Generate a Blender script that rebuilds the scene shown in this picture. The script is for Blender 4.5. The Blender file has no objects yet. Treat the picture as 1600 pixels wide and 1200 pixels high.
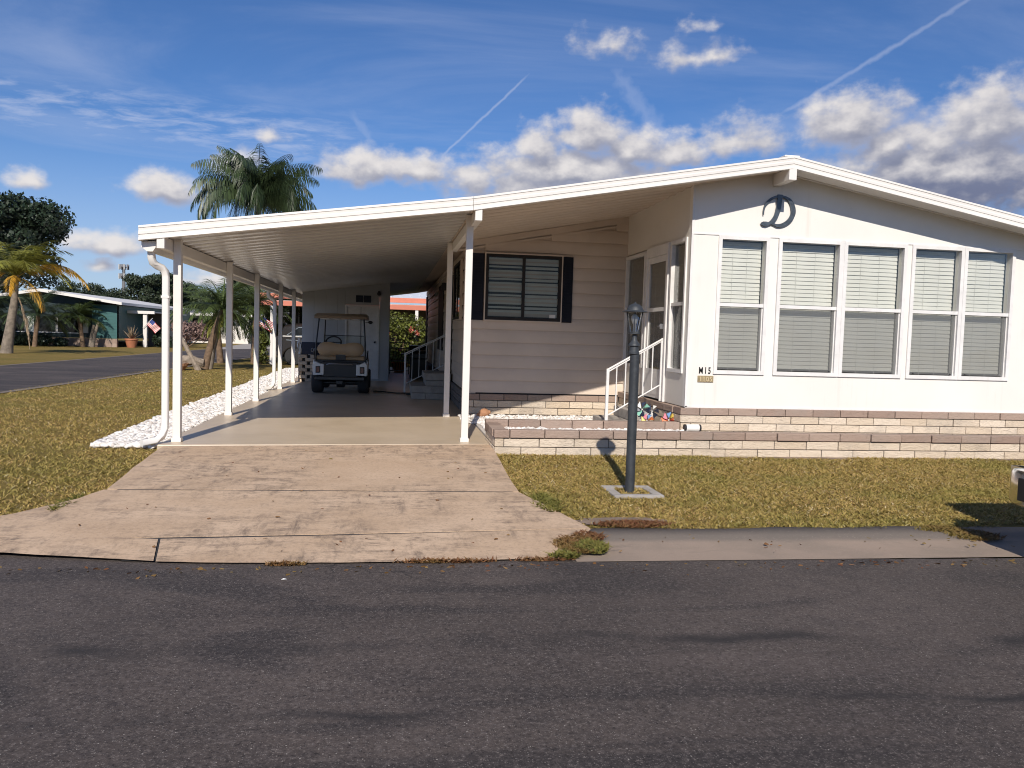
import bpy, bmesh, math, random
import numpy as np
from mathutils import Vector, Matrix

random.seed(7)
rng = np.random.default_rng(7)
scene = bpy.context.scene
COL = scene.collection
PI = math.pi

# ------------------------------------------------------------------ camera
cam_data = bpy.data.cameras.new("camera")
cam = bpy.data.objects.new("camera", cam_data)
COL.objects.link(cam)
R = Matrix(((0.988863, -0.020995, -0.14734), (-0.145787, 0.06248, -0.987341), (0.029935, 0.997825, 0.058724)))
cam.matrix_world = Matrix.Translation((0, 0, 1.3)) @ R.to_4x4()
cam_data.sensor_width = 36.0
cam_data.lens = 28.8
cam_data.clip_start = 0.05
cam_data.clip_end = 3000
scene.camera = cam
scene.render.resolution_x = 1024
scene.render.resolution_y = 768

# ------------------------------------------------------------------ light
SUN_EL = math.radians(36.0)
SUN_AZ = math.radians(9.2)          # light travels towards +y and slightly +x
sd = bpy.data.lights.new("sun", 'SUN')
sd.energy = 4.9
sd.angle = math.radians(0.5)
sd.color = (1.0, 0.925, 0.82)
sun = bpy.data.objects.new("sun", sd)
COL.objects.link(sun)
ldir = Vector((math.sin(SUN_AZ) * math.cos(SUN_EL), math.cos(SUN_AZ) * math.cos(SUN_EL), -math.sin(SUN_EL)))
sun.rotation_euler = ldir.to_track_quat('-Z', 'Y').to_euler()
sun.location = (-5, -20, 30)

vs = scene.view_settings
vs.view_transform = 'Standard'
vs.look = 'None'
vs.exposure = 0.0
vs.gamma = 1.0
scene.cycles.use_denoising = True
scene.cycles.pixel_filter_type = 'BLACKMAN_HARRIS'
scene.cycles.filter_width = 1.05
try:
    scene.cycles.denoising_prefilter = 'ACCURATE'
    scene.cycles.denoising_input_passes = 'RGB_ALBEDO_NORMAL'
except Exception:
    pass
scene.cycles.max_bounces = 8
scene.cycles.diffuse_bounces = 4
scene.cycles.glossy_bounces = 3
scene.cycles.transparent_max_bounces = 12
scene.cycles.caustics_reflective = False
scene.cycles.caustics_refractive = False
scene.cycles.sample_clamp_indirect = 6.0


# ------------------------------------------------------------------ node helper
class NT:
    def __init__(s, tree):
        s.t = tree
        s.n = tree.nodes
        s.l = tree.links

    def node(s, typ, **kw):
        n = s.n.new(typ)
        for k, v in kw.items():
            setattr(n, k, v)
        return n

    def put(s, sock, v):
        if isinstance(v, bpy.types.NodeSocket):
            s.l.new(v, sock)
        elif v is not None:
            if hasattr(sock.default_value, '__len__') and not hasattr(v, '__len__'):
                v = [v] * len(sock.default_value)
            if hasattr(v, '__len__') and len(sock.default_value) == 4 and len(v) == 3:
                v = (*v, 1)
            sock.default_value = v

    def math(s, op, a, b=None, c=None, clamp=False):
        n = s.node('ShaderNodeMath', operation=op, use_clamp=clamp)
        for i, v in enumerate((a, b, c)):
            if v is not None:
                s.put(n.inputs[i], v)
        return n.outputs[0]

    def vmath(s, op, a, b=None, scale=None):
        n = s.node('ShaderNodeVectorMath', operation=op)
        s.put(n.inputs[0], a)
        if b is not None:
            s.put(n.inputs[1], b)
        if scale is not None:
            s.put(n.inputs['Scale'], scale)
        return n.outputs['Value'] if op in ('LENGTH', 'DISTANCE', 'DOT_PRODUCT') else n.outputs['Vector']

    def noise(s, vec, scale=5, detail=4, rough=.5, dist=0, out='Fac'):
        n = s.node('ShaderNodeTexNoise')
        s.put(n.inputs['Vector'], vec)
        n.inputs['Scale'].default_value = scale
        n.inputs['Detail'].default_value = detail
        n.inputs['Roughness'].default_value = rough
        n.inputs['Distortion'].default_value = dist
        return n.outputs[out]

    def voro(s, vec, scale=5, feature='F1', out='Distance', rnd=1):
        n = s.node('ShaderNodeTexVoronoi', feature=feature)
        s.put(n.inputs['Vector'], vec)
        n.inputs['Scale'].default_value = scale
        n.inputs['Randomness'].default_value = rnd
        return n.outputs[out]

    def ramp(s, fac, stops, interp='LINEAR'):
        n = s.node('ShaderNodeValToRGB')
        n.color_ramp.interpolation = interp
        els = n.color_ramp.elements
        while len(els) < len(stops):
            els.new(0.5)
        for e, (p, c) in zip(els, stops):
            e.position = p
            e.color = (c, c, c, 1) if not hasattr(c, '__len__') else (*c, 1)
        s.put(n.inputs[0], fac)
        return n.outputs[0]

    def smooth(s, v, a, b):
        n = s.node('ShaderNodeMapRange', interpolation_type='SMOOTHSTEP')
        s.put(n.inputs[0], v)
        n.inputs[1].default_value = a
        n.inputs[2].default_value = b
        return n.outputs[0]

    def mix(s, fac, a, b, mode='MIX'):
        n = s.node('ShaderNodeMix', data_type='RGBA', blend_type=mode)
        s.put(n.inputs[0], fac)
        s.put(n.inputs[6], a)
        s.put(n.inputs[7], b)
        return n.outputs[2]

    def scale(s, vec, sc):
        n = s.node('ShaderNodeMapping')
        s.put(n.inputs[0], vec)
        n.inputs['Scale'].default_value = sc if hasattr(sc, '__len__') else (sc, sc, sc)
        return n.outputs[0]

    def coord(s, kind='Object'):
        return s.node('ShaderNodeTexCoord').outputs[kind]

    def sep(s, v):
        n = s.node('ShaderNodeSeparateXYZ')
        s.put(n.inputs[0], v)
        return n.outputs

    def comb(s, x, y, z=0):
        n = s.node('ShaderNodeCombineXYZ')
        for i, v in enumerate((x, y, z)):
            s.put(n.inputs[i], v)
        return n.outputs[0]

    def bump(s, h, strength=.3, dist=.01, normal=None):
        n = s.node('ShaderNodeBump')
        n.inputs['Strength'].default_value = strength
        n.inputs['Distance'].default_value = dist
        s.put(n.inputs['Height'], h)
        if normal is not None:
            s.put(n.inputs['Normal'], normal)
        return n.outputs[0]


# ------------------------------------------------------------------ world: Nishita sky with clouds
world = bpy.data.worlds.new("World")
scene.world = world
world.use_nodes = True
wt = world.node_tree
wt.nodes.clear()
W = NT(wt)
sky = W.node('ShaderNodeTexSky', sky_type='NISHITA', sun_disc=False)
sky.sun_elevation = SUN_EL
sky.sun_rotation = math.radians(180 + 9.2)
sky.altitude = 10
sky.air_density = 1.0
sky.dust_density = 0.15
sky.ozone_density = 2.2

CLOUDS = [(-14.7, 8.5, 2.4, 1.2, 1), (-10.2, 10.3, 1.8, 1.0, .8), (-8.0, 12.3, 1.5, .8, .5), (-1.8, 10.7, 3.7, 1.5, 1), (1.7, 11.0, 2.6, 1.1, 1),
          (-17.8, 4.8, 2.4, 1.0, 1), (-18.2, 3.4, .9, .6, .9), (-22.1, 8.3, 1.0, .7, .8), (14.3, 19.0, 2.2, 1.0, .5), (19.5, 18.2, 2.0, 1.0, .55),
          (21.6, 18.3, 1.6, 1.0, .5), (20.2, 20.3, 1.5, .5, .4), (5.6, 10.4, 2.2, 1.5, .9), (10.0, 12.6, 2.0, 1.6, 1), (13.3, 13.5, 2.1, 1.9, 1.1),
          (16.1, 12.5, 2.6, 1.6, 1), (12.5, 11.0, 7.4, 2.1, 1.1), (19.3, 12.4, 2.9, 1.4, .8), (23.5, 13.0, 3.2, 1.6, .7), (30.2, 13.6, 3.2, 2.2, 1.1),
          (32.3, 12.2, 2.2, 1.7, 1), (34.8, 12.4, 2.4, 1.8, 1), (37.7, 13.1, 3.1, 2.5, 1.1), (35.8, 10.6, 7.1, 2.6, 1.2), (-11.2, 3.0, 3.6, .9, .7),
          (42.3, 12.7, 4.8, 3.6, 1), (52, 9, 8, 3, 1), (-34, 9, 6, 2.2, 1), (-48, 12, 7, 3, 1), (70, 11, 9, 4, 1), (11, 10.0, 7.5, 1.8, 1.0), (33, 9.3, 11, 2.6, 1.1), (22, 9.5, 5, 1.8, .8)]

def cloud_group(name, detail, amp):
    grp = bpy.data.node_groups.new(name, 'ShaderNodeTree')
    grp.interface.new_socket("P", in_out='INPUT', socket_type='NodeSocketVector')
    grp.interface.new_socket("Density", in_out='OUTPUT', socket_type='NodeSocketFloat')
    g = NT(grp)
    gi = g.node('NodeGroupInput')
    go = g.node('NodeGroupOutput')
    P = gi.outputs[0]
    nz = g.noise(P, scale=.42, detail=2, rough=.5, out='Color')
    warp = g.vmath('MULTIPLY', g.vmath('SUBTRACT', nz, (.5, .5, .5)), (1.5, 1.1, 0))
    Pw = g.vmath('ADD', P, warp)
    best = None
    for (ca, ce, ra, re, st) in CLOUDS:
        q = g.vmath('SUBTRACT', Pw, (ca, ce, 0))
        sx = g.sep(q)
        yy = g.math('DIVIDE', sx[1], re)
        yb = g.math('MULTIPLY', yy, 1.7)
        ym = g.math('MAXIMUM', yy, g.math('MULTIPLY', yb, -1.0))
        xx = g.math('DIVIDE', sx[0], ra)
        rr = g.math('SQRT', g.math('ADD', g.math('MULTIPLY', xx, xx), g.math('MULTIPLY', ym, ym)))
        d = g.math('MULTIPLY', g.math('SUBTRACT', 1.36, rr), st)
        best = d if best is None else g.math('MAXIMUM', best, d)
    n1 = g.noise(g.scale(P, (1, 1.35, 1)), scale=.62, detail=detail, rough=.54)
    dens = g.math('ADD', best, g.math('MULTIPLY', g.math('SUBTRACT', n1, .52), amp))
    g.l.new(dens, go.inputs[0])
    return grp


G_FULL = cloud_group('cloud_field', 8, 1.6)
G_SOFT = cloud_group('cloud_field_soft', 3.5, 1.45)

dirv = W.vmath('NORMALIZE', W.coord('Generated'))
dx, dy, dz = W.sep(dirv)
az = W.math('MULTIPLY', W.math('ARCTAN2', dx, dy), 180 / PI)
el = W.math('MULTIPLY', W.math('ARCSINE', dz), 180 / PI)
Pv = W.comb(az, el, 0)


def field(vec, grp=None):
    n = W.node('ShaderNodeGroup')
    n.node_tree = grp or G_FULL
    W.put(n.inputs[0], vec)
    return n.outputs[0]


d0 = field(Pv)
s0 = field(Pv, G_SOFT)
d1 = field(W.vmath('ADD', Pv, (-.45, .95, 0)), G_SOFT)
lit = W.math('ADD', .31, W.math('MULTIPLY', W.math('SUBTRACT', W.math('ADD', W.math('MULTIPLY', s0, .6), W.math('MULTIPLY', d0, .4)), d1), .72))
lit = W.smooth(lit, 0.0, 1.05)
thick = W.smooth(d0, 0.1, 1.3)
# the bank on the right is a thicker, greyer cloud
bank = W.math('MULTIPLY', W.smooth(az, 24, 34), W.smooth(el, 13.5, 9.0))
shade_col = W.mix(thick, (.43, .45, .56), (.27, .285, .37))
shade_col = W.mix(bank, shade_col, (.17, .19, .29))
cloud_col = W.mix(lit, shade_col, (.82, .78, .76))
alpha = W.smooth(d0, -.05, .85)
alpha = W.math('MULTIPLY', alpha, .96)

# high thin cloud: patchy sheet, streaks and vapour trails
hz = W.math('ADD', W.math('MAXIMUM', dz, 0.02), .06)
plane = W.comb(W.math('DIVIDE', dx, hz), W.math('DIVIDE', dy, hz), 0)
cir = W.noise(W.scale(plane, (.75, 1.25, 1)), scale=.9, detail=7, rough=.60, dist=.9)
cir = W.math('MULTIPLY', W.smooth(cir, .38, .82), .30)
alto_n = W.noise(W.scale(plane, (3.0, 4.4, 1)), scale=1.8, detail=6, rough=.62, dist=.3)
alto_b = W.math('MULTIPLY', W.smooth(W.math('ABSOLUTE', W.math('SUBTRACT', W.math('ADD', el, W.math('MULTIPLY', az, .02)), 12.4)), 2.6, .2), W.smooth(az, 2.0, -8.0))
alto = W.math('MULTIPLY', W.math('MULTIPLY', W.smooth(alto_n, .36, .72), alto_b), .55)


def trail(a0, e0, a1, e1, w, amp, soft=1.0):
    L = math.hypot(a1 - a0, e1 - e0)
    tx, ty = (a1 - a0) / L, (e1 - e0) / L
    rel = W.vmath('SUBTRACT', Pv, (a0, e0, 0))
    along = W.vmath('DOT_PRODUCT', rel, (tx, ty, 0))
    wob = W.noise(Pv, scale=1.3, detail=3)
    across = W.math('ABSOLUTE', W.math('ADD', W.vmath('DOT_PRODUCT', rel, (-ty, tx, 0)), W.math('MULTIPLY', W.math('SUBTRACT', wob, .5), w * 1.4)))
    m = W.math('MULTIPLY', W.smooth(across, w, 0), W.smooth(along, -.6 * soft, .6 * soft))
    m = W.math('MULTIPLY', m, W.smooth(along, L + soft, L - soft))
    return W.math('MULTIPLY', m, amp)


tr = W.math('MAXIMUM', trail(3.2, 12.0, 8.8, 17.2, .14, .38), trail(26.0, 14.8, 44.0, 24.1, .24, .30))
tr = W.math('MAXIMUM', tr, trail(14.8, 17.7, 18.7, 13.0, .9, .22, 1.5))
tr = W.math('MAXIMUM', tr, trail(-1.5, 12.6, -3.0, 14.4, .5, .22, .8))
thin = W.math('MAXIMUM', W.math('MAXIMUM', cir, alto), tr)
low = W.math('MULTIPLY', W.smooth(el, 13, 0.5), .50)
thin = W.math('MAXIMUM', thin, low)

skyc = W.mix(1.0, sky.outputs[0], (.60, .90, 1.36), 'MULTIPLY')
bg_sky = W.node('ShaderNodeBackground')
W.put(bg_sky.inputs[0], skyc)
bg_sky.inputs[1].default_value = 0.070
bg_thin = W.node('ShaderNodeBackground')
W.put(bg_thin.inputs[0], (.56, .62, .80))
bg_thin.inputs[1].default_value = 1.0
bg_cl = W.node('ShaderNodeBackground')
W.put(bg_cl.inputs[0], cloud_col)
bg_cl.inputs[1].default_value = 1.0
m1 = W.node('ShaderNodeMixShader')
W.put(m1.inputs[0], thin)
W.l.new(bg_sky.outputs[0], m1.inputs[1])
W.l.new(bg_thin.outputs[0], m1.inputs[2])
m2 = W.node('ShaderNodeMixShader')
W.put(m2.inputs[0], alpha)
W.l.new(m1.outputs[0], m2.inputs[1])
W.l.new(bg_cl.outputs[0], m2.inputs[2])
wo = W.node('ShaderNodeOutputWorld')
W.l.new(m2.outputs[0], wo.inputs[0])


# ------------------------------------------------------------------ materials
def new_mat(name):
    m = bpy.data.materials.new(name)
    m.use_nodes = True
    t = m.node_tree
    t.nodes.clear()
    n = NT(t)
    out = n.node('ShaderNodeOutputMaterial')
    b = n.node('ShaderNodeBsdfPrincipled')
    n.l.new(b.outputs[0], out.inputs[0])
    n.out = out
    n.b = b
    return m, n


def pbr(name, col, rough=.6, metal=0.0, var=.08, vscale=3.0, bump=0.0, bscale=60, dirt=0.0, dirtcol=(.2, .17, .13), island=0.0, spec=.5, coat=0.0, trans=0.0):
    m, n = new_mat(name)
    co = n.coord('Object')
    f = n.noise(co, vscale, 6, .6)
    dark = tuple(c * (1 - var) for c in col)
    light = tuple(min(1, c * (1 + var)) for c in col)
    c = n.mix(n.smooth(f, .3, .7), dark, light)
    if island:
        geo = n.node('ShaderNodeNewGeometry')
        v = n.math('ADD', 1 - island, n.math('MULTIPLY', geo.outputs['Random Per Island'], 2 * island))
        c = n.mix(1.0, c, n.comb(v, v, v), 'MULTIPLY')
    if dirt:
        d = n.noise(co, vscale * 2.3, 9, .68, .4)
        c = n.mix(n.math('MULTIPLY', n.smooth(d, .5, .78), dirt), c, dirtcol)
    n.put(n.b.inputs['Base Color'], c)
    r = n.math('ADD', rough - .06, n.math('MULTIPLY', n.noise(co, vscale * 4, 4), .12))
    n.put(n.b.inputs['Roughness'], r)
    n.b.inputs['Metallic'].default_value = metal
    n.b.inputs['Specular IOR Level'].default_value = spec
    n.b.inputs['Coat Weight'].default_value = coat
    if trans:
        tl = n.node('ShaderNodeBsdfTranslucent')
        n.put(tl.inputs[0], c)
        mx = n.node('ShaderNodeMixShader')
        mx.inputs[0].default_value = trans
        n.l.new(n.b.outputs[0], mx.inputs[1])
        n.l.new(tl.outputs[0], mx.inputs[2])
        n.l.new(mx.outputs[0], n.out.inputs[0])
    if bump:
        n.put(n.b.inputs['Normal'], n.bump(n.noise(co, bscale, 6, .6), bump, .01))
    return m


def glass_mat(name, tint=(.9, .95, .95), refl=.10, rough=.02):
    m, n = new_mat(name)
    tr_ = n.node('ShaderNodeBsdfTransparent')
    n.put(tr_.inputs[0], tint)
    gl = n.node('ShaderNodeBsdfGlossy')
    gl.inputs['Roughness'].default_value = rough
    wob = n.bump(n.noise(n.coord('Object'), 2.2, 2), .05, .05)
    n.put(gl.inputs['Normal'], wob)
    fr = n.node('ShaderNodeFresnel')
    fr.inputs[0].default_value = 1.5
    fac = n.math('MULTIPLY', fr.outputs[0], refl, clamp=True)
    mx = n.node('ShaderNodeMixShader')
    n.put(mx.inputs[0], fac)
    n.l.new(tr_.outputs[0], mx.inputs[1])
    n.l.new(gl.outputs[0], mx.inputs[2])
    n.l.new(mx.outputs[0], n.out.inputs[0])
    return m


def screen_mat(name, col, alpha):
    m, n = new_mat(name)
    n.put(n.b.inputs['Base Color'], col)
    n.b.inputs['Roughness'].default_value = .8
    n.b.inputs['Alpha'].default_value = alpha
    return m


M = {}
M['white'] = pbr('white_paint', (.75, .715, .67), .45, var=.03, dirt=.12, dirtcol=(.5, .45, .38), vscale=1.2)
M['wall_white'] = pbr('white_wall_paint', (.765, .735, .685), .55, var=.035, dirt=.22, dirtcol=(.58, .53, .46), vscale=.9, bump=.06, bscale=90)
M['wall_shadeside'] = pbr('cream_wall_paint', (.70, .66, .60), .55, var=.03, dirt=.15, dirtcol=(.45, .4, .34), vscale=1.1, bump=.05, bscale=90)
M['alu_white'] = pbr('white_enamelled_aluminium', (.76, .73, .69), .32, var=.02, dirt=.12, dirtcol=(.45, .42, .38), vscale=1.7)
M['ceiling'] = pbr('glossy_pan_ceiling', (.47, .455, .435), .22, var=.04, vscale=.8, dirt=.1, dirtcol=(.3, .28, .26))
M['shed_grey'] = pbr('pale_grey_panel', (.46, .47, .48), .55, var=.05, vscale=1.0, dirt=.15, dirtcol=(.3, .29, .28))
M['frame'] = pbr('white_window_frame', (.74, .72, .70), .4, var=.05, dirt=.3, dirtcol=(.42, .4, .38), vscale=5)
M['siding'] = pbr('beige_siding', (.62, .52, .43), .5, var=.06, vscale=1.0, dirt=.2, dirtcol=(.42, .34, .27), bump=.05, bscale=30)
M['brown_siding'] = pbr('brown_siding', (.20, .165, .14), .55, var=.08, vscale=1.2)
M['darktrim'] = pbr('dark_bronze_frame', (.026, .023, .022), .6, var=.1, spec=.2)
M['shutter'] = pbr('navy_shutter', (.013, .015, .024), .65, var=.1, spec=.2)
M['blind'] = pbr('cream_blind', (.77, .765, .72), .55, var=.03, trans=.12)
M['blind_pale'] = pbr('pale_porch_blind', (.86, .86, .80), .55, var=.03, trans=.05)
M['blind_dark'] = pbr('grey_blind', (.66, .66, .61), .5, var=.05)
M['dark'] = pbr('dark_interior', (.03, .03, .033), .8)
M['room'] = pbr('room_back', (.16, .15, .14), .8)
M['glass'] = glass_mat('window_glass', (.975, .98, .97), .75)
M['glass_dark'] = glass_mat('dim_window_glass', (.84, .86, .85), .3)
M['screen'] = screen_mat('insect_screen', (.25, .255, .25), .24)
M['black'] = pbr('black_plastic', (.018, .018, .02), .45)
M['rubber'] = pbr('tyre_rubber', (.022, .022, .023), .8, bump=.15, bscale=40)
M['black_metal'] = pbr('black_painted_metal', (.02, .02, .022), .35)
M['chrome'] = pbr('chrome', (.72, .72, .72), .16, metal=1.0, var=.04)
M['alloy'] = pbr('alloy_rim', (.62, .62, .62), .35, metal=.4, var=.03)
M['steel'] = pbr('brushed_steel', (.5, .5, .51), .35, metal=.9)
M['lamp_paint'] = pbr('dark_slate_paint', (.033, .038, .044), .55, var=.2, dirt=.25, dirtcol=(.16, .16, .155), vscale=9, bump=.1)
M['terracotta'] = pbr('terracotta', (.42, .16, .08), .7, var=.15, dirt=.2)
M['stem'] = pbr('green_stem', (.09, .12, .04), .7)
M['bark'] = pbr('grey_bark', (.20, .165, .13), .9, var=.3, vscale=6, bump=.7, bscale=25)
M['bark_brown'] = pbr('brown_bark', (.16, .105, .065), .9, var=.35, vscale=7, bump=.8, bscale=22)
M['leaf_dark'] = pbr('dark_oak_leaf', (.020, .036, .018), .55, var=.25, vscale=1.4, island=.45, trans=.12)
M['leaf_mid'] = pbr('mid_leaf', (.045, .068, .022), .6, var=.25, vscale=.8, island=.4, trans=.2)
M['leaf_pine'] = pbr('pine_leaf', (.034, .05, .024), .65, var=.25, vscale=.7, island=.4, trans=.1)
M['leaf_hedge'] = pbr('hedge_leaf', (.13, .15, .03), .5, var=.3, vscale=4, island=.5, trans=.3)
M['palm_green'] = pbr('palm_leaf', (.075, .105, .03), .45, var=.2, vscale=3, island=.4, trans=.25)
M['palm_dark'] = pbr('queen_palm_leaf', (.045, .068, .028), .4, var=.2, vscale=3, island=.45, trans=.15)
M['palm_yellow'] = pbr('yellowing_palm_leaf', (.62, .36, .05), .5, var=.2, vscale=3, island=.35, trans=.25)
M['palm_lime'] = pbr('lime_palm_leaf', (.24, .24, .045), .5, var=.2, vscale=3, island=.35, trans=.25)
M['palm_dead'] = pbr('dead_frond', (.30, .22, .14), .8, var=.2, vscale=3, island=.3)
M['flower'] = pbr('red_petal', (.42, .12, .08), .5, island=.3, trans=.2)
M['flower_white'] = pbr('pink_blossom', (.26, .17, .145), .6, island=.3, trans=.2)
M['teal'] = pbr('teal_siding', (.035, .115, .115), .5, var=.1, vscale=.8)
M['teal_shaded'] = pbr('shaded_teal_siding', (.009, .025, .028), .5, var=.1, vscale=.8)  # same teal siding, with the shade over the house front mixed into the colour
M['coral'] = pbr('coral_paint', (.58, .19, .12), .45, var=.06)
M['roof_metal'] = pbr('white_metal_roof', (.72, .74, .76), .35, var=.05)
M['grey_roof'] = pbr('grey_shingle', (.22, .22, .23), .8, var=.15)
M['cream_brick'] = None
M['cushion'] = pbr('tan_vinyl', (.48, .33, .19), .4, var=.06, vscale=4)
M['canopy'] = pbr('tan_canopy', (.30, .215, .14), .4, var=.06)
M['cart_white'] = pbr('white_cart_paint', (.75, .74, .72), .3, var=.02)
M['red_lens'] = pbr('red_lens', (.10, .012, .012), .2)
M['amber_lens'] = pbr('amber_lens', (.5, .2, .03), .2)
M['navy'] = pbr('navy_cloth', (.025, .035, .065), .7, var=.15)
M['white_cloth'] = pbr('white_cloth', (.75, .73, .69), .8, var=.05)
M['suv'] = pbr('dark_bronze_car_paint', (.022, .018, .017), .25, metal=.0, var=.03, coat=.3)
M['truck'] = pbr('dark_truck_paint', (.022, .024, .028), .22, metal=.2, var=.03, coat=.6)
M['carglass'] = pbr('car_glass', (.012, .014, .017), .06)
M['brass'] = pbr('weathered_brass', (.42, .33, .19), .45, metal=.35, var=.2, vscale=14)
M['brass_light'] = pbr('raised_brass', (.66, .54, .34), .4, metal=.3)
M['ink'] = pbr('black_number_paint', (.012, .012, .012), .5)
M['letter'] = pbr('slate_metal_letter', (.085, .10, .115), .35, metal=.4, var=.25, vscale=12)
M['concrete'] = pbr('grey_concrete', (.36, .33, .30), .85, var=.15, vscale=5, dirt=.4, dirtcol=(.16, .14, .12), bump=.3, bscale=70)
M['wood_grey'] = pbr('weathered_driftwood', (.26, .21, .16), .85, var=.3, vscale=8, bump=.8, bscale=20)
M['clay'] = pbr('old_clay', (.38, .19, .10), .8, var=.2, vscale=8, bump=.4, bscale=30)
M['hose'] = pbr('dark_hose', (.03, .035, .03), .5)
M['red_cloth'] = pbr('red_cloth', (.5, .03, .04), .7)
M['blue_cloth'] = pbr('blue_cloth', (.03, .05, .2), .7)


def streaked_wall():
    m, n = new_mat('weathered_white_wall')
    co = n.coord('Object')
    f = n.noise(co, .9, 6, .6)
    c = n.mix(n.smooth(f, .3, .7), (.75, .715, .665), (.785, .76, .715))
    st = n.noise(n.scale(co, (11, 11, .55)), 1.0, 5, .6)
    blot = n.smooth(n.noise(co, .8, 3), .45, .65)
    c = n.mix(n.math('MULTIPLY', n.math('MULTIPLY', n.smooth(st, .50, .72), blot), .30), c, (.52, .47, .40))
    sp = n.noise(co, 7, 8, .72)
    c = n.mix(n.math('MULTIPLY', n.smooth(sp, .62, .78), .28), c, (.50, .44, .36))
    n.put(n.b.inputs['Base Color'], c)
    n.b.inputs['Roughness'].default_value = .55
    n.put(n.b.inputs['Normal'], n.bump(n.math('ADD', n.noise(co, 2.2, 3), n.math('MULTIPLY', n.noise(co, 90, 4), .12)), .12, .02))
    return m


M['wall_white'] = streaked_wall()


def block_mat(name, col, col2, bump=.9, island=.16):
    m, n = new_mat(name)
    co = n.coord('Object')
    geo = n.node('ShaderNodeNewGeometry')
    rnd = geo.outputs['Random Per Island']
    c = n.mix(rnd, col, col2)
    st = n.noise(co, 14, 8, .7, .5)
    c = n.mix(n.math('MULTIPLY', n.smooth(st, .5, .75), .35), c, tuple(x * .5 for x in col))
    # weathering stains of their own shape, large scale
    st2 = n.noise(co, 1.1, 7, .65)
    c = n.mix(n.math('MULTIPLY', n.smooth(st2, .48, .72), .55), c, (.27, .24, .21))
    n.put(n.b.inputs['Base Color'], c)
    n.b.inputs['Roughness'].default_value = .9
    n.b.inputs['Specular IOR Level'].default_value = .25
    h = n.math('ADD', n.noise(n.scale(co, (1, 1, 1.6)), 16, 5, .6, .8), n.math('MULTIPLY', n.noise(co, 70, 4), .35))
    n.put(n.b.inputs['Normal'], n.bump(h, bump, .022))
    return m


M['block_cream'] = block_mat('cream_split_face_block', (.58, .475, .36), (.68, .58, .465))
M['block_brown'] = block_mat('brown_cap_block', (.285, .205, .165), (.385, .29, .235), .6)
M['block_grey'] = block_mat('dark_stone_block', (.15, .13, .12), (.21, .18, .165), .8)
M['mortar'] = pbr('dark_mortar', (.13, .11, .095), .95, var=.2, vscale=20)


def asphalt():
    m, n = new_mat('asphalt')
    co = n.coord('Object')
    base = n.noise(co, .55, 8, .62, .3)
    c = n.ramp(base, [(.25, (.046, .037, .033)), (.5, (.078, .062, .054)), (.75, (.118, .094, .082))])
    mid = n.noise(co, 6, 9, .78)
    c = n.mix(n.math('MULTIPLY', n.smooth(mid, .42, .68), .5), c, (.036, .031, .031))
    # dark sealed patches and worn lighter lanes
    pt = n.noise(n.scale(co, (.42, 1.2, 1)), .75, 5, .55, 1.3)
    c = n.mix(n.math('MULTIPLY', n.smooth(pt, .48, .60), .8), c, (.034, .029, .028))
    ln = n.noise(n.scale(co, (.3, .9, 1)), .9, 4, .5, .5)
    c = n.mix(n.math('MULTIPLY', n.smooth(ln, .52, .75), .5), c, (.125, .098, .088))
    # aggregate of several sizes
    fine = n.math('ADD', n.math('MULTIPLY', n.noise(co, 46, 4, .8), .6), n.math('MULTIPLY', n.noise(co, 110, 3, .8), .4))
    c = n.mix(n.math('MULTIPLY', n.smooth(fine, .52, .65), .62), c, (.235, .20, .178))
    c = n.mix(n.math('MULTIPLY', n.smooth(fine, .49, .37), .85), c, (.016, .013, .012))
    mott = n.noise(co, 26, 4, .7)
    c = n.mix(n.math('MULTIPLY', n.smooth(mott, .50, .68), .35), c, (.15, .125, .115))
    v = n.voro(co, 125)
    r1 = n.sep(n.voro(co, 125, out='Color'))[0]
    stone = n.math('MULTIPLY', n.smooth(v, .45, .2), n.smooth(r1, .62, 1.0))
    c = n.mix(n.math('MULTIPLY', stone, .7), c, (.25, .22, .20))
    v2 = n.sep(n.voro(co, 85, out='Color'))[1]
    d2 = n.voro(co, 85)
    c = n.mix(n.math('MULTIPLY', n.math('MULTIPLY', n.smooth(v2, .94, .98), n.smooth(d2, .32, .16)), .75), c, (.42, .38, .34))
    # long dark tar seams across the lanes
    sx = n.sep(co)
    for (yc, amp, wd, ph) in ((3.75, .30, .10, 0.0), (3.05, .22, .06, 2.1)):
        wv = n.math('MULTIPLY', n.math('SUBTRACT', n.noise(n.comb(n.math('ADD', n.math('MULTIPLY', sx[0], .55), ph), 0, ph), 1.0, 3, .5), .5), amp * 4)
        ds_ = n.math('ABSOLUTE', n.math('SUBTRACT', n.math('ADD', sx[1], wv), yc))
        brk = n.smooth(n.noise(n.comb(sx[0], ph, 0), .9, 3), .42, .60)
        c = n.mix(n.math('MULTIPLY', n.math('MULTIPLY', n.smooth(ds_, wd, 0), brk), .8), c, (.022, .020, .020))
    # fine crack network in a few places
    cr = n.node('ShaderNodeTexVoronoi', feature='DISTANCE_TO_EDGE')
    n.put(cr.inputs['Vector'], n.vmath('ADD', co, n.vmath('SCALE', n.noise(co, 1.6, 5, .6, out='Color'), scale=.9)))
    cr.inputs['Scale'].default_value = .55
    crk = n.math('MULTIPLY', n.smooth(cr.outputs['Distance'], .006, .001), n.smooth(n.noise(co, .35, 2), .5, .62))
    c = n.mix(n.math('MULTIPLY', crk, .7), c, (.018, .017, .017))
    n.put(n.b.inputs['Base Color'], c)
    n.b.inputs['Roughness'].default_value = .82
    n.b.inputs['Specular IOR Level'].default_value = .35
    h = n.math('ADD', n.math('MULTIPLY', stone, .8), fine)
    n.put(n.b.inputs['Normal'], n.bump(h, .55, .006))
    return m


M['asphalt'] = asphalt()


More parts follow.
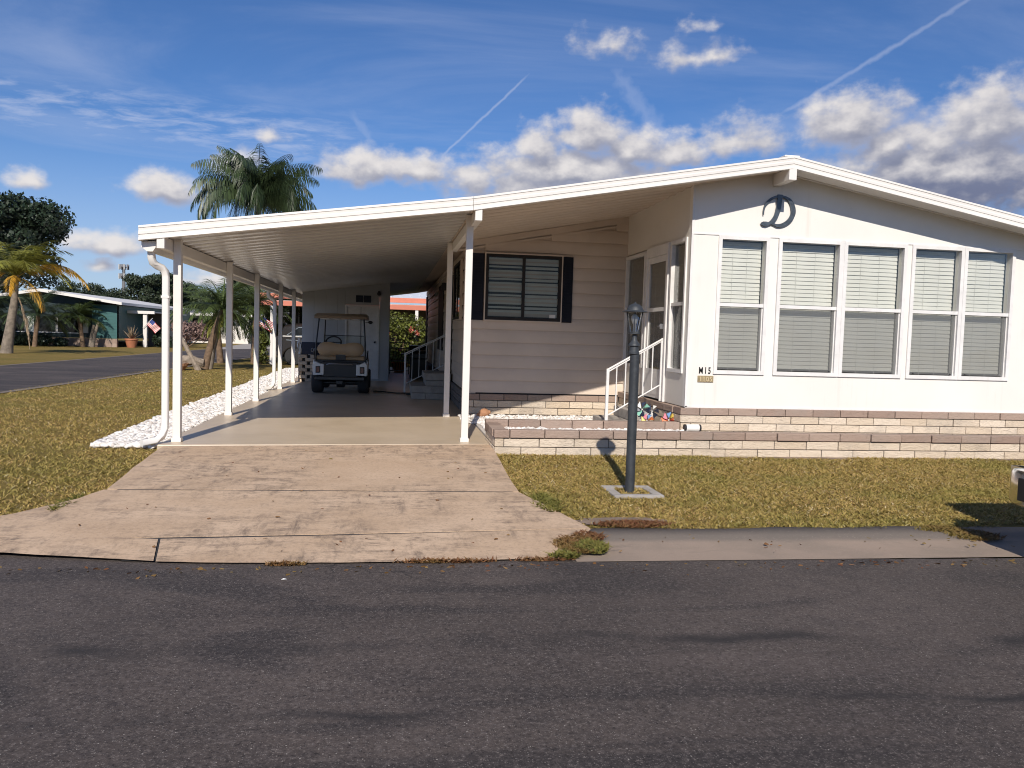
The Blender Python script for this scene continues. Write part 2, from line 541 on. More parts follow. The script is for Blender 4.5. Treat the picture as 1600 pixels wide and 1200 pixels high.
def drive_mat():
    m, n = new_mat('stained_driveway_concrete')
    co = n.coord('Object')
    f = n.noise(co, 1.4, 7, .6)
    c = n.mix(n.smooth(f, .3, .7), (.50, .355, .235), (.60, .44, .305))
    # broom streaks and tyre grime: streaky patches
    s1 = n.noise(n.scale(co, (1.3, 3.6, 1)), 2.6, 10, .78, .25)
    s2 = n.noise(n.scale(co, (2.6, 1.0, 1)), 2.2, 9, .76, .2)
    patch = n.smooth(n.noise(co, .7, 4, .55, .3), .33, .56)
    gr = n.math('MULTIPLY', n.math('MAXIMUM', n.smooth(s1, .44, .64), n.smooth(s2, .47, .66)), patch)
    s3 = n.noise(n.vmath('ADD', n.scale(co, (5, 1.1, 1)), n.scale(co, (0, 0, 0))), 2.2, 9, .75, .8)
    gr = n.math('MULTIPLY', gr, n.math('ADD', .45, n.math('MULTIPLY', n.smooth(s3, .38, .62), .75)), clamp=True)
    c = n.mix(n.math('MULTIPLY', gr, .82), c, (.165, .122, .092))
    sp = n.noise(co, 34, 6, .8)
    c = n.mix(n.math('MULTIPLY', n.smooth(sp, .50, .66), .45), c, (.2, .15, .122))
    c = n.mix(n.math('MULTIPLY', n.smooth(sp, .46, .34), .35), c, (.62, .49, .39))
    n.put(n.b.inputs['Base Color'], c)
    n.b.inputs['Roughness'].default_value = .85
    n.b.inputs['Specular IOR Level'].default_value = .3
    n.put(n.b.inputs['Normal'], n.bump(n.math('ADD', n.noise(co, 90, 5, .7), n.math('MULTIPLY', s1, .6)), .35, .006))
    return m


M['drive'] = drive_mat()


def slab_mat():
    m, n = new_mat('painted_carport_slab')
    co = n.coord('Object')
    f = n.noise(co, .9, 7, .6)
    c = n.mix(n.smooth(f, .3, .72), (.50, .40, .285), (.58, .47, .345))
    s = n.noise(n.scale(co, (1.5, 6, 1)), 1.6, 8, .7)
    c = n.mix(n.math('MULTIPLY', n.smooth(s, .52, .74), .3), c, (.38, .29, .205))
    n.put(n.b.inputs['Base Color'], c)
    n.put(n.b.inputs['Roughness'], n.math('ADD', .30, n.math('MULTIPLY', n.noise(co, 2.5, 5), .22)))
    n.put(n.b.inputs['Normal'], n.bump(n.noise(co, 26, 5, .6), .12, .006))
    return m


M['slab'] = slab_mat()


def lawn_mat():
    m, n = new_mat('lawn_turf')
    co = n.coord('Object')
    a = n.noise(co, .45, 6, .6)
    b = n.noise(co, 9, 8, .75)
    c = n.ramp(a, [(.3, (.26, .18, .062)), (.5, (.225, .165, .053)), (.72, (.17, .14, .04))])
    c = n.mix(n.math('MULTIPLY', n.smooth(b, .45, .7), .55), c, (.055, .05, .016))
    c = n.mix(n.math('MULTIPLY', n.smooth(n.noise(co, 38, 4, .7), .56, .7), .5), c, (.26, .20, .075))
    n.put(n.b.inputs['Base Color'], c)
    n.b.inputs['Roughness'].default_value = .95
    n.b.inputs['Specular IOR Level'].default_value = .1
    n.put(n.b.inputs['Normal'], n.bump(n.noise(co, 30, 6, .7), .9, .03))
    return m


M['lawn'] = lawn_mat()


def blade_mat(name, stops):
    m, n = new_mat(name)
    geo = n.node('ShaderNodeNewGeometry')
    c = n.ramp(geo.outputs['Random Per Island'], stops)
    pz = n.noise(n.coord('Object'), .8, 4, .6)
    c = n.mix(n.math('MULTIPLY', n.smooth(pz, .42, .68), .55), c, (.25, .235, .055))
    n.put(n.b.inputs['Base Color'], c)
    n.b.inputs['Roughness'].default_value = .6
    n.b.inputs['Specular IOR Level'].default_value = .3
    tl = n.node('ShaderNodeBsdfTranslucent')
    n.put(tl.inputs[0], c)
    mx = n.node('ShaderNodeMixShader')
    mx.inputs[0].default_value = .25
    n.l.new(n.b.outputs[0], mx.inputs[1])
    n.l.new(tl.outputs[0], mx.inputs[2])
    n.l.new(mx.outputs[0], n.out.inputs[0])
    return m


M['blade'] = blade_mat('grass_blade', [(0, (.20, .16, .045)), (.3, (.34, .265, .075)), (.55, (.47, .345, .11)), (.8, (.56, .39, .15)), (.93, (.23, .13, .055)), (1, (.72, .60, .36))])
M['weed_red'] = blade_mat('reddish_weed', [(0, (.14, .05, .025)), (.5, (.20, .085, .04)), (1, (.24, .14, .06))])
M['weed_green'] = blade_mat('green_weed', [(0, (.09, .10, .02)), (.5, (.17, .165, .04)), (1, (.26, .21, .06))])


def stone_mat():
    m, n = new_mat('white_marble_chip')
    geo = n.node('ShaderNodeNewGeometry')
    c = n.ramp(geo.outputs['Random Per Island'], [(0, (.60, .55, .50)), (.4, (.78, .74, .70)), (.85, (.82, .79, .76)), (1, (.45, .38, .32))])
    n.put(n.b.inputs['Base Color'], c)
    n.b.inputs['Roughness'].default_value = .75
    return m


M['stone'] = stone_mat()
M['stone_bed'] = pbr('stone_bed_dust', (.52, .48, .44), .95, var=.3, vscale=18, dirt=.5, dirtcol=(.22, .19, .16), bump=.8, bscale=45)
def gutter_mat():
    m, n = new_mat('worn_gutter_concrete')
    co = n.coord('Object')
    y = n.sep(co)[1]
    yy = n.math('ADD', y, n.math('MULTIPLY', n.math('SUBTRACT', n.noise(co, 1.8, 5), .5), .10))
    c = n.mix(n.smooth(n.noise(co, 2.2, 7, .65), .35, .7), (.33, .255, .20), (.27, .215, .17))
    c = n.mix(n.math('MULTIPLY', n.smooth(yy, 5.48, 5.60), .75), c, (.165, .145, .125))
    st = n.noise(n.scale(co, (1, 3, 1)), 2.2, 9, .72)
    c = n.mix(n.math('MULTIPLY', n.smooth(st, .55, .76), .45), c, (.10, .09, .08))
    sp = n.noise(co, 75, 4, .7)
    c = n.mix(n.math('MULTIPLY', n.smooth(sp, .58, .7), .55), c, (.42, .36, .30))
    n.put(n.b.inputs['Base Color'], c)
    n.b.inputs['Roughness'].default_value = .9
    n.b.inputs['Specular IOR Level'].default_value = .25
    n.put(n.b.inputs['Normal'], n.bump(n.noise(co, 80, 6, .7), .5, .01))
    return m


M['gutter'] = gutter_mat()
M['dirt'] = pbr('bare_earth', (.24, .18, .135), .95, var=.25, vscale=5, dirt=.4, dirtcol=(.13, .10, .075), bump=.7, bscale=40)


# ------------------------------------------------------------------ mesh helpers
class MB:
    def __init__(s):
        s.v = []
        s.f = []

    def add(s, vs, fs):
        o = len(s.v)
        s.v.extend(tuple(v) for v in vs)
        s.f.extend(tuple(i + o for i in f) for f in fs)
        return s

    def box(s, x0, x1, y0, y1, z0, z1):
        x0, x1 = min(x0, x1), max(x0, x1)
        y0, y1 = min(y0, y1), max(y0, y1)
        z0, z1 = min(z0, z1), max(z0, z1)
        return s.add([(x0, y0, z0), (x1, y0, z0), (x1, y1, z0), (x0, y1, z0), (x0, y0, z1), (x1, y0, z1), (x1, y1, z1), (x0, y1, z1)],
                     [(0, 3, 2, 1), (4, 5, 6, 7), (0, 1, 5, 4), (1, 2, 6, 5), (2, 3, 7, 6), (3, 0, 4, 7)])

    def bar(s, p, q, w, h=None, up=(0, 0, 1)):
        """box beam from p to q, w across, h along 'up'"""
        h = w if h is None else h
        p, q = Vector(p), Vector(q)
        d = (q - p).normalized()
        up = Vector(up)
        if abs(d.dot(up)) > .99:
            up = Vector((0, 1, 0))
        a = d.cross(up).normalized()
        b = a.cross(d).normalized()
        vs_ = []
        for c in (p, q):
            for (i, j) in ((-1, -1), (1, -1), (1, 1), (-1, 1)):
                vs_.append(c + a * (i * w / 2) + b * (j * h / 2))
        return s.add(vs_, [(3, 2, 1, 0), (4, 5, 6, 7), (0, 1, 5, 4), (1, 2, 6, 5), (2, 3, 7, 6), (3, 0, 4, 7)])

    def tube(s, pts, r, n=10, cap=True):
        pts = [Vector(p) for p in pts]
        rs = r if hasattr(r, '__len__') else [r] * len(pts)
        rings = []
        prev = None
        for i, p in enumerate(pts):
            d = (pts[min(i + 1, len(pts) - 1)] - pts[max(i - 1, 0)]).normalized()
            if prev is None:
                a = d.cross(Vector((0, 0, 1)) if abs(d.z) < .9 else Vector((1, 0, 0))).normalized()
            else:
                a = (prev - d * prev.dot(d)).normalized()
            prev = a
            b = d.cross(a)
            rings.append([p + (a * math.cos(2 * PI * k / n) + b * math.sin(2 * PI * k / n)) * rs[i] for k in range(n)])
        vs_ = [v for rg in rings for v in rg]
        fs = []
        for i in range(len(rings) - 1):
            for k in range(n):
                k2 = (k + 1) % n
                fs.append((i * n + k, i * n + k2, (i + 1) * n + k2, (i + 1) * n + k))
        if cap:
            fs.append(tuple(range(n))[::-1])
            fs.append(tuple((len(rings) - 1) * n + k for k in range(n)))
        return s.add(vs_, fs)

    def lathe(s, prof, c=(0, 0, 0), n=20, axis='z'):
        """prof: list of (r, h)"""
        vs_, fs = [], []
        for (r, h) in prof:
            for k in range(n):
                a = 2 * PI * k / n
                x, y = r * math.cos(a), r * math.sin(a)
                v = {'z': (x, y, h), 'x': (h, x, y), 'y': (y, h, x)}[axis]
                vs_.append((v[0] + c[0], v[1] + c[1], v[2] + c[2]))
        for i in range(len(prof) - 1):
            for k in range(n):
                k2 = (k + 1) % n
                fs.append((i * n + k, i * n + k2, (i + 1) * n + k2, (i + 1) * n + k))
        if prof[0][0] > 1e-5:
            fs.append(tuple(range(n))[::-1])
        if prof[-1][0] > 1e-5:
            fs.append(tuple((len(prof) - 1) * n + k for k in range(n)))
        return s.add(vs_, fs)

    def prism(s, poly, axis, a, b):
        """poly in the two other axes (order x,y,z without axis), extruded from a to b"""
        n = len(poly)

        def mk(p, t):
            if axis == 'x':
                return (t, p[0], p[1])
            if axis == 'y':
                return (p[0], t, p[1])
            return (p[0], p[1], t)
        vs_ = [mk(p, a) for p in poly] + [mk(p, b) for p in poly]
        fs = [tuple(range(n)), tuple(range(2 * n - 1, n - 1, -1))]
        for i in range(n):
            j = (i + 1) % n
            fs.append((i, i + n, j + n, j))
        return s.add(vs_, fs)

    def ell(s, c, r, nu=14, nv=9):
        vs_, fs = [], []
        for j in range(nv + 1):
            t = PI * j / nv
            for i in range(nu):
                a = 2 * PI * i / nu
                vs_.append((c[0] + r[0] * math.sin(t) * math.cos(a), c[1] + r[1] * math.sin(t) * math.sin(a), c[2] - r[2] * math.cos(t)))
        for j in range(nv):
            for i in range(nu):
                k = (i + 1) % nu
                fs.append((j * nu + i, j * nu + k, (j + 1) * nu + k, (j + 1) * nu + i))
        return s.add(vs_, fs)

    def loft(s, rings, cap=True):
        n = len(rings[0])
        vs_ = [v for r in rings for v in r]
        fs = []
        for i in range(len(rings) - 1):
            for k in range(n):
                k2 = (k + 1) % n
                fs.append((i * n + k, i * n + k2, (i + 1) * n + k2, (i + 1) * n + k))
        if cap:
            fs.append(tuple(range(n))[::-1])
            fs.append(tuple((len(rings) - 1) * n + k for k in range(n)))
        return s.add(vs_, fs)

    def build(s, name, mat, parent=None, smooth=False, bevel=0.0, label=None):
        me = bpy.data.meshes.new(name)
        me.from_pydata(s.v, [], s.f)
        bm = bmesh.new()
        bm.from_mesh(me)
        bmesh.ops.remove_doubles(bm, verts=bm.verts, dist=1e-5)
        bmesh.ops.recalc_face_normals(bm, faces=bm.faces)
        bm.to_mesh(me)
        bm.free()
        me.update()
        return finish(name, me, mat, parent, smooth, bevel, label)


def finish(name, me, mat, parent=None, smooth=False, bevel=0.0, label=None):
    o = bpy.data.objects.new(name, me)
    COL.objects.link(o)
    if mat is not None:
        for m in (mat if isinstance(mat, (list, tuple)) else [mat]):
            me.materials.append(M[m] if isinstance(m, str) else m)
    if smooth:
        me.polygons.foreach_set('use_smooth', [True] * len(me.polygons))
        try:
            me.set_sharp_from_angle(angle=math.radians(40))
        except Exception:
            pass
    if bevel:
        b = o.modifiers.new('bevel', 'BEVEL')
        b.width = bevel
        b.segments = 2
        b.limit_method = 'ANGLE'
        b.angle_limit = math.radians(35)
    if parent is not None:
        o.parent = parent
        if parent.parent is None and parent.type == 'EMPTY':
            o.matrix_parent_inverse = parent.matrix_basis.inverted()
    if label:
        o['label'] = label
    return o


def arrays(name, V, F, mat, parent=None, label=None):
    """V (n,3) array, F (m,k) array of equal-sided faces"""
    V = np.asarray(V, dtype=np.float32)
    F = np.asarray(F, dtype=np.int32)
    me = bpy.data.meshes.new(name)
    me.vertices.add(len(V))
    me.vertices.foreach_set('co', V.ravel())
    me.loops.add(F.size)
    me.loops.foreach_set('vertex_index', F.ravel())
    me.polygons.add(len(F))
    me.polygons.foreach_set('loop_start', np.arange(0, F.size, F.shape[1], dtype=np.int32))
    me.update(calc_edges=True)
    me.validate()
    return finish(name, me, mat, parent, label=label)


def tag(o, label, cat, group=None, kind=None):
    if label:
        o['label'] = label
    if cat:
        o['category'] = cat
    if group:
        o['group'] = group
    if kind:
        o['kind'] = kind
    return o


def thing(name, label, cat, loc=(0, 0, 0), group=None, rz=0.0):
    o = bpy.data.objects.new(name, None)
    o.empty_display_size = .2
    COL.objects.link(o)
    o.location = loc
    o.rotation_euler = (0, 0, rz)
    o.matrix_basis = Matrix.Translation(loc) @ Matrix.Rotation(rz, 4, 'Z')
    return tag(o, label, cat, group)


def struct(o):
    o['kind'] = 'structure'
    return o


def kids(o):
    return [c for c in bpy.data.objects if c.parent == o]


def dup(root, loc, label, rz=0.0, sc=1.0, group=None):
    r = root.copy()
    COL.objects.link(r)
    r.matrix_basis = Matrix.Translation(loc) @ Matrix.Rotation(rz, 4, 'Z') @ Matrix.Scale(sc, 4)
    r['label'] = label
    if group:
        r['group'] = group
    for ch in kids(root):
        c = ch.copy()
        COL.objects.link(c)
        c.parent = r
        for gch in kids(ch):
            d = gch.copy()
            COL.objects.link(d)
            d.parent = c
    return r


def lerp(a, b, t):
    return a + (b - a) * t


def interp(x, pts):
    if x <= pts[0][0]:
        (x0, y0), (x1, y1) = pts[0], pts[1]
    elif x >= pts[-1][0]:
        (x0, y0), (x1, y1) = pts[-2], pts[-1]
    else:
        for (x0, y0), (x1, y1) in zip(pts, pts[1:]):
            if x0 <= x <= x1:
                break
    return y0 + (y1 - y0) * (x - x0) / (x1 - x0)


def zl(y):
    """height of the lawn"""
    if y < 5.9:
        return lerp(-.19, -.116, max(0, min(1, (y - 5.6) / .3)))
    if y < 9.3:
        return lerp(-.135, -.055, max(0, min(1, (y - 5.2) / 4.1)))
    return lerp(-.055, -.10, max(0, min(1, (y - 9.3) / 14)))


# ------------------------------------------------------------------ ground, roads, lawn
gb = MB()
gb.add([(-900, -300, -.30), (900, -300, -.30), (900, 1500, -.30), (-900, 1500, -.30)], [(0, 1, 2, 3)])
struct(gb.build('ground', 'lawn'))


def sheet(name, xs, ys, zf, mat, xmap=None):
    V = []
    for y in ys:
        for x in xs:
            V.append((xmap(x, y) if xmap else x, y, zf(x, y)))
    nx = len(xs)
    F = [(j * nx + i, j * nx + i + 1, (j + 1) * nx + i + 1, (j + 1) * nx + i) for j in range(len(ys) - 1) for i in range(nx - 1)]
    return arrays(name, V, F, mat)


ys_far = [5.05, 5.6, 5.9, 6.6, 7.5, 8.4, 9.3, 11, 14, 18, 23, 30, 45, 70, 120, 220, 420]
struct(sheet('lawn', [-200, -60, -20, -12, -8, -4, -1, 2, 6, 12, 30, 80, 200], ys_far, lambda x, y: zl(y), 'lawn'))

# front road, its far edge is a little ragged
re_pts = [(-60, 5.7), (-6, 5.7), (-3.2, 5.6), (-2.2, 5.48), (-1.4, 5.40), (-.6, 5.32), (.4, 5.3), (1.05, 5.25), (1.5, 5.19), (2.6, 5.12), (4.3, 5.09), (60, 5.05)]
xs_r = [-60, -20, -8] + [(-6 + i * .12) for i in range(1, 110)] + [10, 20, 60]
V, F = [], []
for x in xs_r:
    e = interp(x, re_pts) + (random.uniform(-.018, .018) if -6 < x < 9 else 0)
    V += [(x, -60, -.15), (x, 3.0, -.15), (x, e, -.15)]
for i in range(len(xs_r) - 1):
    for k in range(2):
        F.append((i * 3 + k, (i + 1) * 3 + k, (i + 1) * 3 + k + 1, i * 3 + k + 1))
struct(arrays('road', V, F, 'asphalt'))
struct(sheet('side_road', [0, 1], [5.3, 6, 8, 9.3, 12, 16, 23, 35, 60, 100, 180], lambda x, y: zl(y) + (.012 if y > 6 else .004), 'asphalt',
             lambda x, y: lerp(interp(y, [(5, -12.6), (27, -11.75), (60, -10.9), (180, -9)]), interp(y, [(5, -7.7), (17, -7.42), (39, -6.7), (60, -5.6), (180, 6)]), x)))
kb = MB()
for side in (0, 1):
    for a, b in zip([8, 14, 22, 32, 45, 60, 90], [14, 22, 32, 45, 60, 90, 150]):
        f = (lambda y: interp(y, [(5, -12.6), (27, -11.75), (60, -10.9), (180, -9)]) - .16) if side == 0 else (lambda y: interp(y, [(5, -7.7), (17, -7.42), (39, -6.7), (60, -5.6), (180, 6)]) + .02)
        kb.add([(f(a), a, zl(a) + .016), (f(a) + .18, a, zl(a) + .016), (f(b) + .18, b, zl(b) + .016), (f(b), b, zl(b) + .016)], [(0, 1, 2, 3)])
struct(kb.build('side_road_kerb', 'gutter'))

# the driveway: three pours with open joints
Ldr = [(5.15, -5.2), (5.45, -4.1), (5.75, -3.3), (6.2, -2.68), (6.71, -2.38), (7.05, -2.27), (8.7, -2.40), (9.33, -2.42)]
Rdr = [(5.15, 1.12), (5.8, 1.49), (6.31, 1.34), (6.97, 1.12), (8.0, 1.14), (9.66, 1.22)]
Zdr = [(5.1, -.142), (5.8, -.098), (7.0, -.048), (9.5, -.006)]


def pour(fr, ba, m):
    """front and back edge are functions of x fraction"""
    mb = MB()
    NX, NY = 24, 7
    top = []
    for j in range(NY + 1):
        for i in range(NX + 1):
            u, t = i / NX, j / NY
            y = lerp(fr(u), ba(u), t)
            x = lerp(interp(y, Ldr), interp(y, Rdr), u)
            if i in (0, NX):
                x += random.uniform(-.008, .008)
            top.append((x, y, interp(y, Zdr)))
    n = NX + 1
    fs = [(j * n + i, j * n + i + 1, (j + 1) * n + i + 1, (j + 1) * n + i) for j in range(NY) for i in range(NX)]
    m.add(top, fs)
    ring = [i for i in range(n)] + [j * n + NX for j in range(1, NY + 1)] + [NY * n + i for i in range(NX - 1, -1, -1)] + [j * n for j in range(NY - 1, 0, -1)]
    lo = [(top[i][0], top[i][1], top[i][2] - .12) for i in ring]
    k = len(ring)
    m.add([top[i] for i in ring] + lo, [(a, (a + 1) % k, (a + 1) % k + k, a + k) for a in range(k)])


dm = MB()
def j1(u):
    return interp(lerp(-2.75, 1.49, u), [(-2.8, 5.96), (-1.5, 5.625), (-.2, 5.69), (1.49, 5.80)])
j2 = lambda u: lerp(7.03, 6.96, u)
pour(lambda u: j2(u) + .019, lambda u: lerp(9.325, 9.665, u), dm)
pour(lambda u: j1(u) + .016, lambda u: j2(u) - .019, dm)
# apron split by a skew joint
def ap_back(x):
    inv = interp(x, [(-5.2, 5.15), (-4.1, 5.45), (-3.3, 5.75), (-2.75, 6.1)]) if x < -2.75 else 9
    return min(interp(x, [(-2.8, 5.96), (-1.5, 5.625), (-.2, 5.69), (1.49, 5.80)]) - .012, inv)
def ap_front(x):
    return min(interp(x, [(-5.2, 5.15), (-4.0, 5.41), (-2.35, 5.37), (-1.4, 5.17), (-.6, 5.115), (.4, 5.13), (1.12, 5.15), (1.49, 5.80)]), ap_back(x) - .001)
for (x0, x1) in ((-5.19, -1.448), (-1.432, 1.485)):
    V, F = [], []
    NX = 34
    for i in range(NX + 1):
        xc = lerp(x0, x1, i / NX)
        for t in (0, .33, .66, 1):
            y = lerp(ap_front(xc), ap_back(xc), t)
            k = max(0, 1 - abs(xc + 1.44) / .5)
            x = xc + k * (.045 - .09 * t)
            V.append((x, y + (random.uniform(-.006, .006) if t == 0 else 0), interp(y, Zdr) + .002))
    for i in range(NX):
        for t in range(3):
            F.append((i * 4 + t, (i + 1) * 4 + t, (i + 1) * 4 + t + 1, i * 4 + t + 1))
    dm.add(V, F)
struct(dm.build('driveway', 'drive'))
jb = MB()
jb.add([(interp(y, Ldr) + .1 if s == 0 else interp(y, Rdr) - .05, y, interp(y, Zdr) - .0035) for y in (5.55, 6.1, 7.0, 9.5) for s in (0, 1)], [(0, 1, 3, 2), (2, 3, 5, 4), (4, 5, 7, 6)])
jb.add([(-1.6, 5.22, -.1425), (-1.3, 5.22, -.1425), (-1.3, 5.62, -.113), (-1.6, 5.62, -.113)], [(0, 1, 2, 3)])
struct(jb.build('driveway_joint_bed', 'dark'))

# carport floor
sm_ = MB()
sm_.prism([(-2.50, 9.335), (1.23, 9.675), (1.23, 13.4), (1.23, 31), (-2.50, 31)], 'z', -.12, 0.0)
struct(sm_.build('carport_floor', 'slab', bevel=.012))

# gutter to the right of the driveway
gxs = [1.22 + i * .25 for i in range(72)]
V, F = [], []
for x in gxs:
    w = random.uniform(-.03, .03)
    prof = [(5.10, -.146), (5.22, -.143), (5.44, -.141), (5.50, -.133), (5.66, -.122), (5.86 + w, -.112), (5.90 + w, -.20)]
    for (y, z) in prof:
        V.append((x + (.05 * random.random() if x < 1.0 else 0), y, z))
for i in range(len(gxs) - 1):
    for k in range(6):
        F.append((i * 7 + k, (i + 1) * 7 + k, (i + 1) * 7 + k + 1, i * 7 + k + 1))
struct(arrays('kerb_gutter', V, F, 'gutter'))

# bare earth where the lawn meets the driveway corner and along the planter
V, F = [], []
def blob(cx, cy, rx, ry, z, n=26, jag=.22):
    o = len(V)
    V.append((cx, cy, z))
    for k in range(n):
        a = 2 * PI * k / n
        r = 1 + random.uniform(-jag, jag)
        V.append((cx + rx * r * math.cos(a), cy + ry * r * math.sin(a), z))
    for k in range(n):
        F.append((o, o + 1 + k, o + 1 + (k + 1) % n))
blob(1.80, 6.07, .36, .15, -.107, 40, .12)
blob(6.0, 9.10, 3.2, .13, -.056, 60, .3)
blob(3.2, 8.95, .5, .16, -.056)
struct(arrays('bare_earth', V, F, 'dirt'))

# stone beds
bd = MB()
bd.prism([(-3.16, 9.42), (-2.505, 9.42), (-2.505, 29), (-3.45, 29)], 'z', -.10, -.035)
bd.prism([(1.235, 10.12), (3.76, 10.12), (3.76, 12.97), (1.235, 12.97)], 'z', -.08, .015)
bd.prism([(1.30, 9.32), (3.75, 9.32), (3.75, 10.04), (1.30, 10.04)], 'z', -.05, .128)
bd.prism([(3.751, 9.32), (9.6, 9.32), (9.6, 10.06), (3.751, 10.06)], 'z', -.05, .09)
struct(bd.build('gravel_bed', 'stone_bed'))


def scatter_stones(name, regions, label):
    """regions: list of (sampler -> (x,y,z), count, size)"""
    bm = bmesh.new()
    bmesh.ops.create_icosphere(bm, subdivisions=1, radius=1)
    base = np.array([v.co[:] for v in bm.verts])
    faces = np.array([[v.index for v in f.verts] for f in bm.faces])
    bm.free()
    Vs, Fs = [], []
    o = 0
    for samp, cnt, size in regions:
        for _ in range(cnt):
            x, y, z = samp()
            s = size * rng.uniform(.55, 1.3)
            d = base * (1 + rng.uniform(-.28, .28, (len(base), 1)))
            d = d * np.array([s * rng.uniform(.8, 1.4), s * rng.uniform(.8, 1.2), s * rng.uniform(.5, .8)])
            a = rng.uniform(0, 2 * PI)
            ca, sa = math.cos(a), math.sin(a)
            tl = rng.uniform(-.5, .5)
            d = d @ np.array([[ca, -sa, 0], [sa, ca, 0], [0, 0, 1]]).T
            d = d @ np.array([[1, 0, 0], [0, math.cos(tl), -math.sin(tl)], [0, math.sin(tl), math.cos(tl)]]).T
            Vs.append(d + np.array([x, y, z + s * .3]))
            Fs.append(faces + o)
            o += len(base)
    ob = arrays(name, np.concatenate(Vs), np.concatenate(Fs), 'stone')
    return tag(ob, label, 'gravel', kind='stuff')


def s_strip():
    y = 9.42 + 19 * rng.random() ** 1.9
    return (rng.uniform(interp(y, [(9.4, -3.16), (13, -3.28), (29, -3.45)]) - .04 * rng.random(), -2.52), y, -.035 + .012 * rng.random())


def s_strip_front():
    y = 9.38 + .9 * rng.random()
    return (rng.uniform(-3.20 + .15 * rng.random(), -2.50), y, -.04 + .012 * rng.random())


scatter_stones('gravel', [(s_strip, 9500, .033), (s_strip_front, 900, .032)], 'white stone strip along the left edge of the carport floor')
scatter_stones('porch_gravel', [(lambda: (rng.uniform(1.30, 3.7), rng.uniform(10.3, 12.9), .012 + .010 * rng.random()), 3600, .030),
                                (lambda: (rng.uniform(1.08, 1.5), rng.uniform(11.8, 13.0), .012), 120, .030),
                                (lambda: (1.36 + 2.35 * rng.random(), rng.uniform(9.36, 10.02), .128 + .018 * rng.random()), 2600, .030)],
               'white stones filling the raised planter and the bed before the beige wall')


# grass
def blades(name, n, samp, mat, label, hmin=.02, hmax=.05, w=.010, cat='grass'):
    pts = samp(n)
    n = len(pts)
    a = rng.uniform(0, 2 * PI, n)
    h = rng.uniform(hmin, hmax, n)
    lean = rng.uniform(.4, 2.6, n) * h
    la = rng.uniform(0, 2 * PI, n)
    ww = w * rng.uniform(.6, 1.5, n)
    px, py, pz = pts[:, 0], pts[:, 1], pts[:, 2]
    b0 = np.stack([px - np.cos(a) * ww / 2, py - np.sin(a) * ww / 2, pz], 1)
    b1 = np.stack([px + np.cos(a) * ww / 2, py + np.sin(a) * ww / 2, pz], 1)
    mx_ = np.stack([px + np.cos(la) * lean * .35, py + np.sin(la) * lean * .35, pz + h * .6], 1)
    off = np.stack([np.cos(a) * ww * .55, np.sin(a) * ww * .55, np.zeros(n)], 1)
    tp = np.stack([px + np.cos(la) * lean, py + np.sin(la) * lean, pz + h], 1)
    V = np.stack([b0, b1, mx_ + off, tp, mx_ - off], 1).reshape(-1, 3)
    i = np.arange(n) * 5
    F = np.stack([i, i + 1, i + 2, i + 4], 1)
    F2 = np.stack([i + 4, i + 2, i + 3, i + 3], 1)
    # tip as a triangle: build with two face sets
    me = bpy.data.meshes.new(name)
    me.vertices.add(len(V))
    me.vertices.foreach_set('co', V.astype(np.float32).ravel())
    T = np.stack([i + 4, i + 2, i + 3], 1)
    loops = np.concatenate([F.ravel(), T.ravel()]).astype(np.int32)
    me.loops.add(len(loops))
    me.loops.foreach_set('vertex_index', loops)
    me.polygons.add(2 * n)
    me.polygons.foreach_set('loop_start', np.concatenate([np.arange(n) * 4, 4 * n + np.arange(n) * 3]).astype(np.int32))
    me.update(calc_edges=True)
    return tag(finish(name, me, mat), label, cat, kind='stuff')


ZL = np.vectorize(zl)


def vnoise(x, y):
    return (np.sin(x * 2.1 + 1.3 * np.sin(y * 1.7)) + np.sin(y * 2.7 + 1.9 * np.sin(x * 1.3 + 2)) + np.sin((x + y) * 4.3)) / 3


def samp_right(n):
    x = rng.uniform(1.10, 9.6, n)
    y = rng.uniform(5.78, 9.2, n)
    edge = np.interp(y, [5.7, 6.31, 6.97, 9.7], [1.62, 1.34, 1.12, 1.16]) + rng.normal(0, .015, n)
    ok = (x > edge) & (y > 5.86 + .06 * np.sin(x * 5) + rng.normal(0, .025, n))
    ok &= ~(((x - 1.78) / .36) ** 2 + ((y - 6.06) / .17) ** 2 < rng.uniform(.5, 1.3, n))
    ok &= y < 9.17 - .10 * (np.sin(x * 1.7) > .1) * (x > 2.8) - rng.uniform(0, .10, n) * (x > 4.5)
    ok &= ~((abs(x - 2.235) < .24) & (abs(y - 7.17) < .27) & ~((abs(x - 2.235) < .145) & (abs(y - 7.17) < .17)))
    ok &= ~((x > 4.9) & (y < 5.95))
    ok &= rng.random(n) < .74 + .26 * vnoise(x, y)
    x, y = x[ok], y[ok]
    return np.stack([x, y, ZL(y)], 1)


def samp_left(n):
    y = 5.7 + 22 * rng.random(n) ** 2.2
    x = rng.uniform(-9.0, -2.2, n)
    edge = np.interp(y, [5.45, 5.75, 6.2, 6.71, 7.05, 8.7, 9.35, 9.42, 29], [-4.1, -3.3, -2.68, -2.38, -2.27, -2.40, -2.44, -3.33, -3.5]) - abs(rng.normal(0, .02, n))
    ok = (x < edge) & (x > -7.4)
    ok &= rng.random(n) < .72 + .28 * vnoise(x, y)
    x, y = x[ok], y[ok]
    return np.stack([x, y, ZL(y)], 1)


blades('grass', 230000, samp_right, 'blade', 'short coarse yellow green grass before the raised planter', .006, .030, .0085)
blades('grass', 210000, samp_left, 'blade', 'short coarse yellow green grass left of the driveway', .006, .031, .0095)


def clump(cx, cy, rx, ry, n, z=None):
    def f(k):
        r = np.sqrt(rng.random(n))
        a = rng.uniform(0, 2 * PI, n)
        x, y = cx + rx * r * np.cos(a) * rng.uniform(.7, 1.1, n), cy + ry * r * np.sin(a)
        return np.stack([x, y, (ZL(y) if z is None else np.full(n, z))], 1)
    return f(0)


